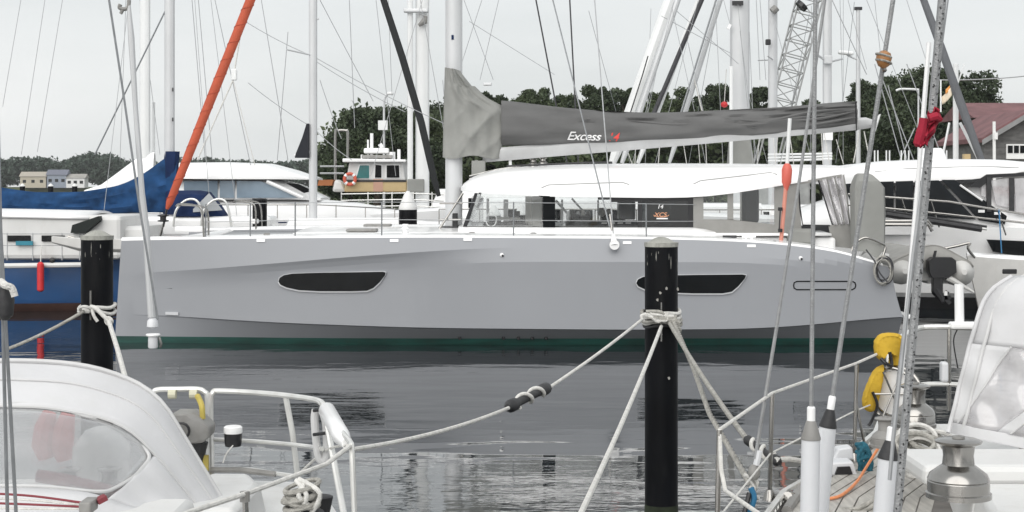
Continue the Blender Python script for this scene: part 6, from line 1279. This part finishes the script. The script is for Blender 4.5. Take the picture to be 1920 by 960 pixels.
MB().grid(rcl, 14, 18).build('cloth', M['red'], rc_, solid=.004); MB().tube(bez([P(1732, 222, 4.94), P(1728, 245, 4.94), P(1720, 275, 4.95)], 4), [.014]*4+[.016]*4+[.008], 8).build('hanging_fold', M['red'], rc_); MB().tube([P(1742, 222, 4.93), P(1755, 218, 4.93), P(1764, 225, 4.94)], [.012, .014, .008], 8).build('knot', M['red'], rc_)
# deck gear
ck = thing('deck_chock', 'white plastic chock with dark opening on the right teak deck', 'deck chock', P(1580, 890, 9.6)); MB().prism([P(1552, 893, 9.5), P(1560, 868, 9.5), P(1600, 866, 9.5), P(1608, 892, 9.5)], (0, .16, 0)).build('chock_body', M['pvc'], ck, False, bevel=.01); MB().prism([P(1566, 890, 9.48), P(1571, 876, 9.48), P(1594, 875, 9.48), P(1599, 889, 9.48)], (0, .02, 0)).build('opening', M['black'], ck, False)
pb = MB().prism([P(1560, 864, 9.75), P(1572, 842, 9.75), P(1598, 838, 9.75), P(1602, 862, 9.75)], (0, .12, 0)).build('plastic_box', M['pvc'], None, False, bevel=.01); tag(pb, 'small pale box behind the deck chock', 'box')
tlr = thing('teal_rope', 'bunch of teal rope on the right deck', 'rope', P(1625, 880, 9.7)); rg = random.Random(4)
for k in range(7): tube('strand', bez([P(1606+rg.uniform(-4, 8), 840+rg.uniform(-8, 8), 9.65), P(1622+rg.uniform(-8, 10), 838+rg.uniform(-6, 20), 9.6), P(1618+rg.uniform(-10, 18), 862+rg.uniform(-10, 10), 9.6), P(1620+rg.uniform(-12, 20), 888, 9.62)], 5), .014, M['tealrope'], tlr)
o = tube('orange_cord', bez([RL(1540, 936, 1.06), RL(1575, 930, 1.06), RL(1605, 905, 1.07), RL(1625, 875, 1.10), P(1648, 838, 9.5)], 6), .009, M['orangerope'], None, 6); tag(o, 'thin orange cord lying across the right teak deck', 'cord')
rcg = thing('rope_coil', 'heap of grey coiled rope by the steel winch on the right coaming', 'rope', P(1730, 860, 8.9)); rg = random.Random(8)
for k in range(11):
    c = P(1728+rg.uniform(-16, 16), 838+rg.uniform(-16, 20), 8.75+rg.uniform(-.1, .12)); MB().torus(c, .09+.05*rg.random(), .0135, (rg.uniform(-.4, .4), -1, rg.uniform(.2, 1.2)), 24, 6, 0, 6.2832, .55+.3*rg.random()).build('turn', M['ropeg' if k % 3 else 'ropew'], rcg)
for k in range(4): tube('fall', bez([P(1700+8*k, 830+3*k, 8.8), P(1678+5*k, 880, 8.6), P(1650+7*k, 925, 8.5), P(1612+14*k, 952+3*k, 8.45), P(1580+16*k, 955, 8.5)], 5), .0125, M['ropeg'], rcg)
wf = thing('deck_fitting', 'blue and pale whipped rope fitting hung at the right boat bow rail', 'rope fitting', P(1410, 960, 8.7)); 
for k in range(5): tube('lashing', bez([P(1395+5*k, 890+2*k, 8.65), P(1420-3*k, 905+4*k, 8.62), P(1402+5*k, 935, 8.65)], 4), .011, M['ropeg' if k % 2 else 'ropew'], wf)
MB().lathe(P(1414, 888, 8.6), [(.02, -.03), (.035, 0), (.03, .03), (.015, .05)], 12).build('block', M['grey5'], wf); tube('eye', [P(1418, 872, 8.6), P(1424, 845, 8.6)], .018, M['pvc'], wf); tube('blue_lashing', bez([P(1408, 915, 8.6), P(1414, 935, 8.6), P(1404, 962, 8.6)], 4), .016, mat('blue_lashing', (.03, .16, .30), .8), wf); tube('dark_strap', [P(1405, 925, 8.6), P(1396, 962, 8.55)], .014, M['black'], wf)
hc_ = MB().lathe(RL(1482, 935, 1.06), [(.035, -.02), (.04, .0), (.03, .05)], 14, (-.6, -1, .4)).build('hawse_cap', M['steel'], None); tag(hc_, 'steel hawse fitting beside the toe rail at lower right', 'deck fitting')
cbr = MB().tube([RL(1475, 958, 1.05), RL(1500, 920, 1.07)], .028, 8).build('boat_cleat', M['grey5'], None); tag(cbr, 'grey cleat lying along the right toe rail', 'cleat')
# ------------------------------------------------------------------ haze
hz_m = bpy.data.materials.new('haze_air'); hz_m.use_nodes = True; t = hz_m.node_tree; t.nodes.clear()
ho_ = N(t, 'ShaderNodeOutputMaterial'); pv = N(t, 'ShaderNodeVolumePrincipled'); pv.inputs['Color'].default_value = (.985, .993, 1, 1); pv.inputs['Density'].default_value = .00016; pv.inputs['Anisotropy'].default_value = .2
t.links.new(pv.outputs[0], ho_.inputs['Volume'])
hb_ = MB().box((0, 330, 12), (970, 790, 29)).build('haze', hz_m, None, False); tag(hb_, 'thin pale haze over the harbour', 'haze', kind='stuff')
